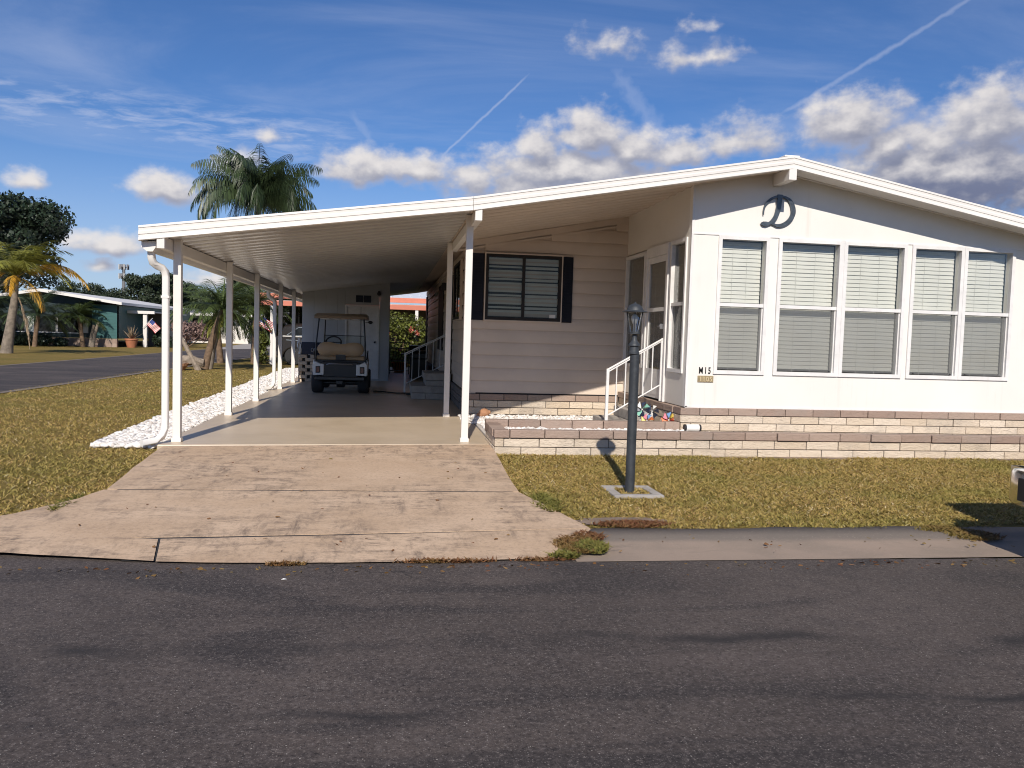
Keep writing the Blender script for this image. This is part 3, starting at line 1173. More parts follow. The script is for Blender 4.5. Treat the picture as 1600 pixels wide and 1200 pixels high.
red_spots = [(1.30, 5.42, .16, .22, 1500, -.12), (1.85, 5.95, .30, .10, 1300, -.105), (1.42, 5.62, .12, .12, 600, -.115), (.38, 5.125, .32, .022, 500, -.146), (-.62, 5.10, .14, .02, 160, -.146), (1.0, 5.14, .2, .02, 200, -.146),
             (4.45, 5.62, .22, .16, 900, -.125), (4.3, 5.8, .2, .09, 500, -.118)]
blades('weeds', 1, lambda n: np.concatenate([clump(*s[:5], z=s[5]) for s in red_spots]), 'weed_red', 'reddish dry creeping weeds in the cracks beside the driveway', .006, .028, .010, 'weeds')
gr_spots = [(1.38, 5.33, .10, .13, 900, -.125), (1.16, 5.19, .10, .05, 300, -.14), (-2.42, 6.62, .05, .3, 350, -.09), (-2.9, 9.46, .12, .05, 250, -.03), (1.3, 6.62, .12, .35, 700, -.085)]
blades('weeds', 1, lambda n: np.concatenate([clump(*s[:5], z=s[5]) for s in gr_spots]), 'weed_green', 'fresh green weeds at the driveway edge', .012, .045, .011, 'weeds')


def litter_pts(n):
    x = np.concatenate([rng.uniform(-4.5, 1.2, 170), rng.uniform(1.3, 7.5, 190), rng.uniform(-2.2, 1.2, 60), rng.uniform(1.3, 8.5, 90)])
    y = np.concatenate([5.06 - abs(rng.normal(0, .09, 170)), 5.06 - abs(rng.normal(0, .10, 190)), rng.uniform(5.3, 9.2, 60), 5.5 + rng.normal(0, .16, 90)])
    y = y + np.where((x < -1.4) & (y < 5.2), np.clip((-1.4 - x) * .12, 0, .35), 0)
    z = np.where(y < 5.12, -.149, np.interp(y, [5.1, 5.8, 7, 9.5], [-.137, -.092, -.044, -.003]))
    z = np.where((x > 1.25) & (y > 5.12), -.128, z)
    return np.stack([x, y, z], 1)


blades('leaf_litter', 1, litter_pts, 'weed_red', 'scattered tiny dry leaves along the road edge and driveway', .003, .012, .022, 'litter')


# ------------------------------------------------------------------ roofs
ZBP = [(-2.66, 2.19), (0.89, 2.70), (4.89, 3.47), (9.3, 2.687)]
FYP = [(-2.66, 9.22), (0.9, 9.32), (4.89, 9.68), (9.3, 9.71)]
ZB = lambda x: interp(x, ZBP)
FY = lambda x: interp(x, FYP)
YB = 29.3


def fascia(xs):
    prof = [(-.000, .150), (-.012, .155), (-.014, .132), (-.006, .126), (-.004, .098), (-.012, .092), (-.012, .062), (-.004, .056), (-.004, .030), (-.014, .022), (-.016, .002), (-.004, -.004), (.03, -.004), (.03, .150)]
    rings = [[(x, FY(x) + a, ZB(x) + b) for a, b in prof] for x in xs]
    return MB().loft(rings)


def ribbed(x0, x1, pitch=.305):
    """ceiling of pan panels whose joints run across the slope"""
    V, F = [], []
    ys = []
    y = 0.03
    prof = []
    while True:
        prof += [(y, .016), (y + pitch * .25, .026), (y + pitch * .5, .030), (y + pitch * .75, .026), (y + pitch - .030, .016), (y + pitch - .026, .050), (y + pitch - .004, .050)]
        y += pitch
        if y > YB - 9.3:
            break
    for (dy, dz) in prof:
        for x in (x0, x1):
            yy = FY(x) + dy * (YB - FY(x)) / (YB - 9.3)
            V.append((x, yy, ZB(x) + dz))
    n = len(prof)
    F = [(2 * i, 2 * i + 1, 2 * i + 3, 2 * i + 2) for i in range(n - 1)]
    return MB().add(V, F)


def roof_top(xs):
    V, F = [], []
    for x in xs:
        V += [(x, FY(x) + .005, ZB(x) + .149), (x, YB, ZB(x) + .149), (x, YB, ZB(x) + .02), (x, FY(x) + .031, ZB(x) + .045), (x, YB - .01, ZB(x) + .045)]
    for i in range(len(xs) - 1):
        a, b = i * 5, i * 5 + 5
        F += [(a, b, b + 1, a + 1), (a + 1, b + 1, b + 2, a + 2), (a + 3, a + 4, b + 4, b + 3)]
    return MB().add(V, F)


# ------------------------------------------------------------------ carport
cp = thing('carport', 'white flat roofed aluminium carport on slim square posts over the driveway', 'carport', (-.7, 9.6, 0))
roof_top([-2.66, .888]).build('roof', 'alu_white', cp)
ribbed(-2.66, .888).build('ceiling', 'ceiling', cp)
fascia([-2.66, -1.5, -.3, .888]).build('fascia', 'white', cp)
MB().box(-2.664, -2.655, 9.24, YB, 2.19, 2.338).build('side_fascia', 'white', cp)
gt = MB()
gt.prism([(-2.654, 2.186), (-2.654, 2.13), (-2.60, 2.085), (-2.54, 2.085), (-2.51, 2.13), (-2.51, 2.20)], 'y', 9.30, YB)
gt.build('gutter', 'alu_white', cp)
for (bx, zb) in ((-2.44, ZB(-2.44) + .018), (.955, 2.715)):
    yf = 9.222 if bx < 0 else 9.322
    y1 = 28.6 if bx < 0 else 13.0
    MB().box(bx - .04, bx + .04, yf, y1, zb - (.125 if bx < 0 else .125), zb).build('beam', 'white', cp, bevel=.004)
POSTS = [(-2.355, 9.61), (-2.355, 12.57), (-2.355, 15.06), (-2.355, 18.22), (-2.345, 20.55), (.905, 9.86), (.885, 12.88)]
for (px, py) in POSTS:
    top = ZB(px) + .02
    b = MB()
    b.box(px - .042, px + .042, py - .042, py + .042, .0, top)
    po = b.build('post', 'white', cp, bevel=.006)
    MB().box(px - .052, px + .052, py - .052, py + .052, .0, .045).build('foot', 'white', po, bevel=.004)


def downspout(y):
    d = MB()
    pts = [(-2.575, y - .12, 2.10), (-2.575, y - .11, 2.03), (-2.565, y - .09, 1.975), (-2.535, y - .05, 1.945), (-2.49, y - .02, 1.925), (-2.462, y, 1.885), (-2.455, y, 1.83),
           (-2.455, y, .30), (-2.455, y - .01, .16), (-2.475, y - .05, .08), (-2.53, y - .12, .035), (-2.64, y - .22, .025)]
    for p, q in zip(pts, pts[1:]):
        pass
    rings = []
    for i, p in enumerate(pts):
        p = Vector(p)
        dd = (Vector(pts[min(i + 1, len(pts) - 1)]) - Vector(pts[max(i - 1, 0)])).normalized()
        a = dd.cross(Vector((.5, .85, 0))).normalized()
        if a.length < .1:
            a = Vector((1, 0, 0))
        a = Vector((1, 0, 0)) if abs(dd.z) > .97 else dd.cross(Vector((.3, 1, 0))).normalized()
        b_ = dd.cross(a).normalized()
        if a.x < 0:
            a, b_ = -a, -b_
        if abs(dd.z) > .97:
            b_ = Vector((0, 1, 0))
        elif b_.y < 0:
            b_ = -b_
        w = .036
        rings.append([p + a * (w * math.copysign(abs(math.cos(t)) ** .45, math.cos(t))) + b_ * (w * math.copysign(abs(math.sin(t)) ** .45, math.sin(t))) for t in [2 * PI * k / 16 for k in range(16)]])
    d.loft(rings)
    d.box(-2.497, -2.413, y - .04, y + .04, 1.60, 1.625)
    d.build('downspout', 'alu_white', cp, smooth=True)


downspout(9.50)
downspout(18.05)

# ------------------------------------------------------------------ the mobile home
home = thing('mobile_home', 'long white mobile home with glazed front room and beige lap siding', 'mobile home', (5, 20, 0))
X0, X1, XR, Y0, Y1, YR = 1.25, 3.77, 9.0, 10.11, 13.0, 29.2


def LB(mb, kind, base, u0, u1, d0, d1, z0, z1):
    """box on a wall: u along it, d into it (negative = proud)"""
    if kind == 'x':
        return mb.box(u0, u1, base + d0, base + d1, z0, z1)
    return mb.box(base + d0, base + d1, u0, u1, z0, z1)


roof_top([.892, 2.5, 4.89, 7, 9.3]).build('roof', 'alu_white', home)
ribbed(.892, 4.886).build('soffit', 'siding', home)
ribbed(4.894, 9.3).build('soffit', 'alu_white', home)
fascia([.892, 2.2, 3.6, 4.89, 6.3, 8, 9.3]).build('fascia', 'white', home)
rb = MB()
rb.box(4.83, 4.93, 9.664, 10.10, 3.33, 3.475)
rb.build('ridge_beam', 'white', home, bevel=.004)
# little ridge caps on the roof
rc = MB()
rc.box(4.78, 4.98, 9.70, YB, 3.617, 3.64)
rc.build('ridge_cap', 'alu_white', home, bevel=.008)

# front wall
fw = MB()
LB(fw, 'x', Y0, X1, XR, 0, .1, .45, .886)
for (a, b) in ((X1, 4.132), (4.832, 4.95), (6.772, 6.842), (8.372, XR)):
    LB(fw, 'x', Y0, a, b, 0, .1, .886, 2.668)
fw.prism([(X1, 2.668), (XR, 2.668), (XR, ZB(XR) + .035), (4.89, ZB(4.89) + .035), (X1, ZB(X1) + .035)], 'y', Y0, Y0 + .1)
fw.build('front_wall', 'wall_white', home)
tp = MB()
LB(tp, 'x', Y0, X1 - .004, XR, -.010, -.002, 2.668, 2.682)
LB(tp, 'x', Y0, X1 - .004, X1 + .028, -.012, -.003, .45, 3.24)
LB(tp, 'x', Y0, X1, XR, -.012, -.002, .440, .462)
tp.build('trim', 'frame', home)
rw = MB()
LB(rw, 'y', XR, Y0 + .1, YR, -.1, 0, .45, ZB(XR) + .03)
LB(rw, 'x', YR, X0, XR, 0, .1, .0, 2.72)
rw.build('rear_wall', 'wall_white', home)
# interior boards so that nothing shows through the glazing
ib = MB()
LB(ib, 'x', Y0, X1 + .2, XR - .15, .42, .45, .45, 3.1)
LB(ib, 'y', X1, Y0 + .45, Y1 - .02, .60, .63, .45, 3.1)
ib.build('inner_lining', 'room', home)


def blind_mesh(kind, base, u0, u1, z0, z1, d, pitch=.053):
    mb = MB()
    n = int((z1 - z0) / pitch)
    prof = []
    for i in range(n):
        zt = z1 - i * pitch
        j = random.uniform(-.002, .002)
        prof += [(d + .012 + j, zt), (d + .001 + j, zt - pitch * .84), (d + .012, zt - pitch * .98)]
    V, F = [], []
    for (dd, z) in prof:
        for u in (u0, u1):
            V.append((u, base + dd, z) if kind == 'x' else (base + dd, u, z))
    for i in range(len(prof) - 1):
        F.append((2 * i, 2 * i + 1, 2 * i + 3, 2 * i + 2))
    for k in range(1, 3):
        u = lerp(u0, u1, k / 3)
        LB(mb, kind, base, u - .0015, u + .0015, d - .008, d - .006, z0, z1)
    mb.add(V, F)
    return mb


def hung_window(kind, base, u0, u1, z0, z1, zr, screen=True, blind='blind', glass='glass', depth=.10, label=None):
    """single hung unit with glass from u0..u1"""
    fr = MB()
    e = .048
    LB(fr, kind, base, u0 - e, u0, -.022, depth, z0 - e, z1 + e)
    LB(fr, kind, base, u1, u1 + e, -.022, depth, z0 - e, z1 + e)
    LB(fr, kind, base, u0, u1, -.022, depth, z1, z1 + e)
    LB(fr, kind, base, u0, u1, -.022, depth, z0 - e, z0)
    LB(fr, kind, base, u0, u1, -.006, .045, zr - .022, zr + .022)
    # inner stops
    LB(fr, kind, base, u0 + .0002, u0 + .014, .012, .05, z0 + .0002, zr - .0225)
    LB(fr, kind, base, u1 - .014, u1 - .0002, .012, .05, z0 + .0002, zr - .0225)
    w = fr.build('window', 'frame', home, label=label)
    g = MB()
    LB(g, kind, base, u0 + .0003, u1 - .0003, .030, .034, zr + .0225, z1 - .0005)
    LB(g, kind, base, u0 + .0003, u1 - .0003, .052, .056, z0 + .0005, zr - .0228)
    g.build('pane', glass, w)
    blind_mesh(kind, base, u0 + .006, u1 - .006, z0, z1 - .012, depth + (.012 if depth > .09 else .003)).build('blind', blind, w)
    if screen:
        sc = MB()
        LB(sc, kind, base, u0 + .015, u1 - .015, .020, .0205, z0 + .012, zr - .023)
        sc.build('insect_screen', 'screen', w)
    for u in ((u0 + .06), (u1 - .06)):
        if random.random() < .6:
            LB(MB(), kind, base, u - .009, u + .009, -.012, -.004, z0 + .012, z0 + .030).build('latch', 'black', w)
    return w


for (a, b) in ((4.18, 4.78), (5.0, 5.80), (5.915, 6.722), (6.89, 7.56), (7.66, 8.322)):
    hung_window('x', Y0, a, b, .935, 2.62, 1.785)
LB(MB(), 'x', Y0, 5.8485, 5.8665, -.018, .1, .888, 2.667).build('mullion', 'frame', home)
LB(MB(), 'x', Y0, 7.6085, 7.6115, -.018, .1, .888, 2.667).build('mullion', 'frame', home)

# side wall of the glazed room, facing the porch
sw = MB()
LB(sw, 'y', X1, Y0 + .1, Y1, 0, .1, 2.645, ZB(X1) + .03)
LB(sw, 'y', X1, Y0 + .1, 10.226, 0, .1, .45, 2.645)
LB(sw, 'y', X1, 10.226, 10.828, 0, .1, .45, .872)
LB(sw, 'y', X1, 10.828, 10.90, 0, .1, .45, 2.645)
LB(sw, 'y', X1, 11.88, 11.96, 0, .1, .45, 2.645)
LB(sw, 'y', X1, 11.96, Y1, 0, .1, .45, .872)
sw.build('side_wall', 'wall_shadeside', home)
hung_window('y', X1, 10.276, 10.778, .925, 2.595, 1.79, screen=True, blind='blind_pale', glass='glass', depth=.057)
hung_window('y', X1, 12.01, 12.945, .925, 2.575, 1.79, screen=True, blind='blind_pale', glass='glass', depth=.057)
dr = MB()
LB(dr, 'y', X1, 10.902, 11.878, -.03, .06, 2.50, 2.643)
LB(dr, 'y', X1, 10.905, 10.955, -.03, .06, .45, 2.50)
LB(dr, 'y', X1, 11.825, 11.875, -.03, .06, .45, 2.50)
dr.build('door_frame', 'frame', home)
dd = MB()
LB(dd, 'y', X1, 10.957, 11.04, -.012, .03, .47, 2.495)
LB(dd, 'y', X1, 11.74, 11.823, -.012, .03, .47, 2.495)
LB(dd, 'y', X1, 11.04, 11.74, -.012, .03, 2.41, 2.495)
LB(dd, 'y', X1, 11.04, 11.74, -.012, .03, 1.71, 1.765)
LB(dd, 'y', X1, 11.04, 11.74, -.012, .03, .47, .885)
LB(dd, 'y', X1, 11.09, 11.69, -.016, -.012, .52, .835)
door = dd.build('screen_door', 'frame', home)
dg = MB()
LB(dg, 'y', X1, 11.041, 11.739, .004, .008, 1.766, 2.409)
LB(dg, 'y', X1, 11.041, 11.739, .004, .008, .886, 1.709)
dg.build('pane', 'glass', door)
ds = MB()
LB(ds, 'y', X1, 11.045, 11.735, .012, .0125, .89, 1.705)
ds.build('insect_screen', 'screen', door)
blind_mesh('y', X1, 11.045, 11.735, .9, 2.40, .016).build('blind', 'blind_pale', door)
dh = MB()
LB(dh, 'y', X1, 11.055, 11.075, -.055, -.012, 1.46, 1.53)
dh.bar((X1 - .05, 11.06, 1.50), (X1 - .05, 11.16, 1.49), .018)
dh.build('handle', 'steel', door)


# ------------------------------------------------------------------ lap siding
def siding(kind, base, u0, u1, z0, ztop, pitch=.205, clip=False, thick=.045):
    mb = MB()
    z = z0
    while z < ztop - .01:
        zt = min(z + pitch, ztop)
        a, b = u0, u1
        if clip:
            lim = [x for x in np.linspace(u0, u1, 200) if ZB(x) + .03 >= zt]
            if not lim:
                break
            a = max(u0, lim[0])
        h_ = zt - z
        prof = [(0, z), (-.030, z), (-.033, z + .005), (-.031, z + h_ * .45), (-.026, z + h_ * .72), (-.018, z + h_ * .90), (-.011, zt - .001), (0, zt - .001)]
        V = []
        for u in (a, b):
            for (d, zz) in prof:
                V.append((u, base + d, zz) if kind == 'x' else (base + d, u, zz))
        n = len(prof)
        F = [tuple(range(n)), tuple(range(2 * n - 1, n - 1, -1))] + [(i, i + n, (i + 1) % n + n, (i + 1) % n) for i in range(n)]
        mb.add(V, F)
        z += pitch
    return mb


bk = MB()
bk.prism([(X0, .0), (X1 + .1, .0), (X1 + .1, ZB(X1 + .1) + .03), (X0, ZB(X0) + .03)], 'y', Y1 + .004, Y1 + .1)
LB(bk, 'y', X0, Y1 + .1, YR, .004, .1, 0, ZB(X0) + .025)
bk.build('wall_core', 'siding', home)
siding('x', Y1, X0 - .02, X1, .375, 3.26, clip=True).build('lap_siding', 'siding', home)
siding('y', X0, Y1 - .02, YR, .375, 2.74).build('lap_siding', 'siding', home)
ft = MB()
for (o0, o1, th) in ((-.075, .022, -.035), (-.125, -.095, -.032)):
    V = []
    for x in (X0 - .3, X1 - .001):
        for d in (th, -.001):
            V += [(x, Y1 + d, ZB(x) + o0), (x, Y1 + d, ZB(x) + o1)]
    ft.add(V, [(0, 1, 5, 4), (2, 6, 7, 3), (0, 4, 6, 2), (1, 3, 7, 5), (0, 2, 3, 1), (4, 5, 7, 6)])
LB(ft, 'x', Y1, X0 - .045, X0 + .02, -.042, -.03, .37, 2.72)
LB(ft, 'y', X0, Y1 - .04, Y1 + .03, -.045, -.028, .37, 2.72)
LB(ft, 'y', X0, Y1 + .03, YR, -.04, -.001, 2.62, 2.735)
ft.build('trim_board', 'siding', home)
fl = MB()
LB(fl, 'x', Y1, X0 + .10, X1 - .02, -.034, -.027, .362, .384)
fl.build('flashing', 'darktrim', home)


def sliding_window(kind, base, u0, u1, z0, z1, shut):
    fr = MB()
    e = .045
    LB(fr, kind, base, u0, u0 + e, -.075, -.001, z0, z1)
    LB(fr, kind, base, u1 - e, u1, -.075, -.001, z0, z1)
    LB(fr, kind, base, u0 + e, u1 - e, -.075, -.001, z1 - e, z1)
    LB(fr, kind, base, u0 + e, u1 - e, -.075, -.001, z0, z0 + e)
    mid = (u0 + u1) / 2
    LB(fr, kind, base, mid - .022, mid + .022, -.068, -.03, z0 + e, z1 - e)
    w = fr.build('window', 'darktrim', home)
    li = MB()
    LB(li, kind, base, u0 - .018, u0, -.08, -.03, z0 - .018, z1 + .018)
    LB(li, kind, base, u1, u1 + .018, -.08, -.03, z0 - .018, z1 + .018)
    LB(li, kind, base, u0, u1, -.08, -.03, z1, z1 + .018)
    LB(li, kind, base, u0, u1, -.08, -.03, z0 - .018, z0)
    li.build('casing', 'siding', w)
    g = MB()
    LB(g, kind, base, u0 + e, mid - .022, -.058, -.055, z0 + e, z1 - e)
    LB(g, kind, base, mid + .022, u1 - e, -.050, -.047, z0 + e, z1 - e)
    g.build('pane', 'glass_dark', w)
    bm_ = MB()
    n = int((z1 - z0 - 2 * e) / .064)
    for i in range(n):
        z = z1 - e - .01 - i * .064
        LB(bm_, kind, base, u0 + e + .01, mid - .03, -.036, -.034, z - .028, z)
        LB(bm_, kind, base, mid + .03, u1 - e - .01, -.036, -.034, z - .040, z)
    bm_.build('blind', 'blind_dark', w)
    lk = MB()
    LB(lk, kind, base, u0 + e, u1 - e, -.030, -.029, z0 + e, z1 - e)
    lk.build('dark_room', 'dark', w)
    for (a, b) in shut:
        s = MB()
        LB(s, kind, base, a, b, -.052, -.03, z0 - .01, z1)
        k = int((z1 - z0 - .1) / .045)
        for i in range(k):
            zz = z0 + .05 + i * .045
            LB(s, kind, base, a + .025, b - .025, -.062, -.0515, zz, zz + .028)
        s.build('shutter', 'shutter', home)
    return w


w_ = sliding_window('x', Y1, 1.46, 2.68, 1.545, 2.585, [(1.215, 1.435), (2.705, 2.87)])
stk = MB()
LB(stk, 'x', Y1, 2.50, 2.60, -.063, -.0582, 1.60, 1.655)
stk.build('sticker', 'white_cloth', w_)
sliding_window('y', X0, 14.35, 15.85, 1.57, 2.60, [(15.9, 16.25)])
# dark door on the carport side with two flights of trim, far shutter and lamp
do = MB()
LB(do, 'y', X0, 16.55, 17.45, -.05, -.028, .50, 2.48)
do.build('side_door', 'darktrim', home)
LB(MB(), 'y', X0, 19.5, 21.4, -.05, -.028, .9, 2.5).build('side_panel', 'darktrim', home)
LB(MB(), 'y', X0, 28.0, 28.9, -.06, -.028, .5, 2.55).build('shutter', 'shutter', home)
wl = MB()
wl.box(X0 - .14, X0 - .03, 18.6, 18.72, 2.28, 2.45)
wl.build('wall_lamp', 'black', home, bevel=.02)


# ------------------------------------------------------------------ block skirting
def course(mb, kind, base, u0, u1, z0, z1, d0, d1, L=.39, off=0.0, gap=.009, jit=.006):
    u = u0 - off
    while u < u1 - .01:
        a, b = max(u0, u) + gap / 2, min(u1, u + L) - gap / 2
        if b - a > .03:
            j = random.uniform(-jit, jit)
            LB(mb, kind, base, a, b, d0 + j, d1, z0 + gap / 2, z1 - gap / 2)
        u += L
    return mb


sk = MB()
for i, z in enumerate((.05, .15, .25)):
    course(sk, 'x', Y0, X1 - .07, XR, z, z + .1, -.07, -.005, off=.2 * (i % 2) + .05)
    course(sk, 'y', X1, Y0 - .068, Y1, z, z + .1, -.07, -.005, off=.2 * ((i + 1) % 2))
for i, z in enumerate((.04, .152)):
    course(sk, 'x', Y1, X0 - .02, X1 - .08, z, z + .11, -.06, -.003, off=.2 * (i % 2) + .1)
sk.build('skirting', 'block_cream', home, bevel=.005)
sc_ = MB()
course(sc_, 'x', Y0, X1 - .08, XR, .35, .448, -.08, -.005, off=.13)
course(sc_, 'y', X1, Y0 - .078, Y1, .35, .448, -.08, -.005, off=.1)
course(sc_, 'x', Y1, X0 - .025, X1 - .09, .264, .366, -.066, -.003, off=.2)
sc_.build('skirting_cap', 'block_brown', home, bevel=.006)
sg = MB()
for i, z in enumerate((.0, .12, .24)):
    course(sg, 'y', X0, Y1 - .05, YR, z, z + .12, -.06, -.003, off=.2 * (i % 2), L=.39)
sg.build('side_skirting', 'block_grey', home, bevel=.006)
mo = MB()
LB(mo, 'x', Y0, X1 - .05, XR, -.058, .05, -.05, .44)
LB(mo, 'y', X1, Y0 + .05, Y1, -.058, .05, -.05, .44)
LB(mo, 'x', Y1, X0 + .01, X1 - .06, -.046, .0, 0, .36)
LB(mo, 'y', X0, Y1 + .0005, YR, -.046, .0, 0, .36)
mo.build('skirting_core', 'mortar', home)

# letter, numbers and plate on the front wall
lt = MB()


def stroke(pts, ws, y=Y0 - .03, th=.018):
    """ribbon of varying width in the wall plane"""
    n = len(pts)
    L_, R_ = [], []
    ws = [q * .95 for q in ws]
    for i, (x, z) in enumerate(pts):
        a = pts[max(0, i - 1)]
        b = pts[min(n - 1, i + 1)]
        d = Vector((b[0] - a[0], b[1] - a[1])).normalized()
        nrm = Vector((-d.y, d.x))
        L_.append((x + nrm.x * ws[i] / 2, z + nrm.y * ws[i] / 2))
        R_.append((x - nrm.x * ws[i] / 2, z - nrm.y * ws[i] / 2))
    rings = [[(l[0], y, l[1]), (r[0], y, r[1]), (r[0], y + th, r[1]), (l[0], y + th, l[1])] for l, r in zip(L_, R_)]
    lt.loft(rings)


def spline(pts, ws, k=8):
    P_, W_ = [], []
    n = len(pts)
    for i in range(n - 1):
        p0, p1, p2, p3 = [Vector(pts[max(0, min(n - 1, i + j))]) for j in (-1, 0, 1, 2)]
        for t in [q / k for q in range(k)]:
            v = .5 * ((2 * p1) + (-p0 + p2) * t + (2 * p0 - 5 * p1 + 4 * p2 - p3) * t * t + (-p0 + 3 * p1 - 3 * p2 + p3) * t ** 3)
            P_.append((v.x, v.y))
            W_.append(lerp(ws[i], ws[i + 1], t))
    P_.append(tuple(pts[-1]))
    W_.append(ws[-1])
    return P_, W_


def DP(u, v):
    """place a point of the 1600x1200 letter drawing on the wall"""
    return (4.680 + (u - 290) / 895 * .465, 3.222 - (v - 230) / 815 * .418)


stroke(*spline([DP(355, 755), DP(358, 640), DP(400, 500), DP(500, 385), DP(620, 310), DP(760, 278), DP(880, 285), DP(1000, 340), DP(1080, 430), DP(1128, 560), DP(1135, 680), DP(1085, 810), DP(990, 915), DP(860, 985), DP(740, 1005), DP(640, 980), DP(560, 960)],
               [.012, .018, .026, .034, .034, .030, .030, .040, .056, .066, .066, .062, .056, .048, .042, .026, .018]))
stroke(*spline([DP(766, 232), DP(762, 330), DP(752, 450), DP(728, 620), DP(680, 780), DP(600, 900), DP(510, 962), DP(425, 978), DP(350, 975), DP(296, 968)],
               [.070, .070, .066, .066, .062, .056, .040, .062, .056, .012]), y=Y0 - .034)
ld = lt.build('wall_letter', 'letter')
tag(ld, 'dark grey script letter D fixed high on the white front wall', 'letter')


def text_obj(name, body, size, loc, mat, extrude=.004, parent=None, sx=1.0):
    c = bpy.data.curves.new(name, 'FONT')
    c.body = body
    c.size = size
    c.extrude = extrude
    c.align_x = 'CENTER'
    c.offset = size * .012
    c.space_character = 1.35 if len(body) == 3 else 1.15
    o = bpy.data.objects.new(name, c)
    COL.objects.link(o)
    o.matrix_basis = Matrix.Translation(loc) @ Matrix.Rotation(PI / 2, 4, 'X') @ Matrix.Diagonal((sx, 1, 1, 1))
    bpy.context.view_layer.update()
    me = bpy.data.meshes.new_from_object(o)
    me.transform(o.matrix_basis)
    bpy.data.objects.remove(o)
    me.materials.clear()
    return finish(name, me, mat, parent)


hn = text_obj('house_number', 'M15', .118, (4.022, Y0 - .004, .888), 'ink', sx=.66)
tag(hn, 'black M15 lot number on the white wall under the first front window', 'house number')
pl = MB()
pl.box(3.928, 4.142, Y0 - .012, Y0 - .001, .775, .860)
pl = pl.build('number_plate', 'brass', bevel=.004)
tag(pl, 'small weathered brass plate with raised digits below the lot number', 'plate')
text_obj('digits', '1105', .085, (4.035, Y0 - .0155, .787), 'brass_light', extrude=.003, parent=pl, sx=.95)

# ------------------------------------------------------------------ raised planter
pt = thing('raised_planter', 'long low planter wall of cream blocks with brown cap before the front room', 'planter', (5, 9.3, -.05))
pc = MB()
PY, PX = 9.2, 1.19
for i, z in enumerate((-.072, .030)):
    course(pc, 'x', PY, PX, 9.5, z, z + .1015, 0, .10, off=.2 * (i % 2) + .1, L=.41)
    course(pc, 'y', PX, PY + .1, 10.14, z, z + .1015, 0, .10, off=.2 * ((i + 1) % 2), L=.41)
pc.build('wall', 'block_cream', pt, bevel=.005)
pk = MB()
course(pk, 'x', PY, PX - .01, 9.5, .1325, .232, -.014, .12, off=.22, L=.405, jit=.008)
course(pk, 'y', PX, PY + .125, 10.02, .1325, .230, -.012, .15, off=.05, L=.40)
course(pk, 'x', 10.03, PX - .01, 3.69, .10, .262, -.01, .12, off=.12, L=.405)
pk.build('cap', 'block_brown', pt, bevel=.008)
pm = MB()
pm.box(PX + .02, 9.5, PY + .012, PY + .13, -.12, .14)
pm.box(PX + .012, PX + .12, PY + .135, 10.14, -.12, .14)
pm.box(PX + .125, 3.69, 10.035, 10.13, -.05, .11)
pm.build('core', 'mortar', pt)

# ------------------------------------------------------------------ steps and handrails
st = thing('concrete_steps', 'two grey block steps up to the side door inside the carport', 'steps', (.9, 16.7, 0))
s1 = MB()
course(s1, 'x', 16.08, .42, 1.18, 0, .13, 0, 1.35, L=.40, off=.12, gap=.006)
course(s1, 'x', 16.08, .40, 1.18, .13, .27, 0, 1.35, L=.42, off=0, gap=.006)
course(s1, 'x', 16.08, .69, 1.18, .27, .38, .02, 1.35, L=.5, off=.1, gap=.006)
course(s1, 'x', 16.08, .66, 1.18, .38, .52, .0, 1.35, L=.6, off=0, gap=.006)
s1.build('treads', 'concrete', st, bevel=.008)


def handrail(name, label, y, xa, za, zb, xc, zc, zd, foot):
    """posts at xa (base za, top zb) and xc (base zc, top zd), sloping rails between"""
    t = thing(name, label, 'handrail', (xa, y, za))
    MB().box(xa - .02, xa + .02, y - .02, y + .02, za, zb + .012).build('newel', 'frame', t, bevel=.004)
    MB().box(xc - .014, xc + .014, y - .014, y + .014, zc, zd).build('end_post', 'frame', t, bevel=.003)
    ra = MB()
    ra.bar((xa, y, zb), (xc + .02, y, zd), .038, .022)
    ra.bar((xa, y, zb - .035), (xc, y, zd - .035), .016, .016)
    ra.build('top_rail', 'frame', t, bevel=.003)
    MB().bar((xa, y, za + foot), (xc, y, zd - (zb - za - foot)), .022, .016).build('lower_rail', 'frame', t, bevel=.003)
    for k in range(1, 6):
        x = lerp(xa, xc, k / 6)
        zt = lerp(zb, zd, k / 6)
        zl_ = zt - (zb - za - foot)
        MB().box(x - .007, x + .007, y - .007, y + .007, zl_, zt).build('baluster', 'frame', t)
    return t


handrail('handrail', 'sloping pale metal handrail beside the steps inside the carport', 17.56, .31, 0, .86, 1.19, .52, 1.31, .21)
ps = thing('concrete_steps', 'small grey porch steps below the screen door', 'steps', (3.4, 11.4, 0))
p1 = MB()
p1.box(3.02, 3.685, 11.05, 11.95, .0, .155)
p1.box(3.34, 3.685, 11.08, 11.95, .156, .30)
p1.build('treads', 'concrete', ps, bevel=.012)
handrail('handrail', 'sloping white metal handrail below the screen door', 11.0, 2.975, .06, .875, 3.735, .45, 1.325, .17)

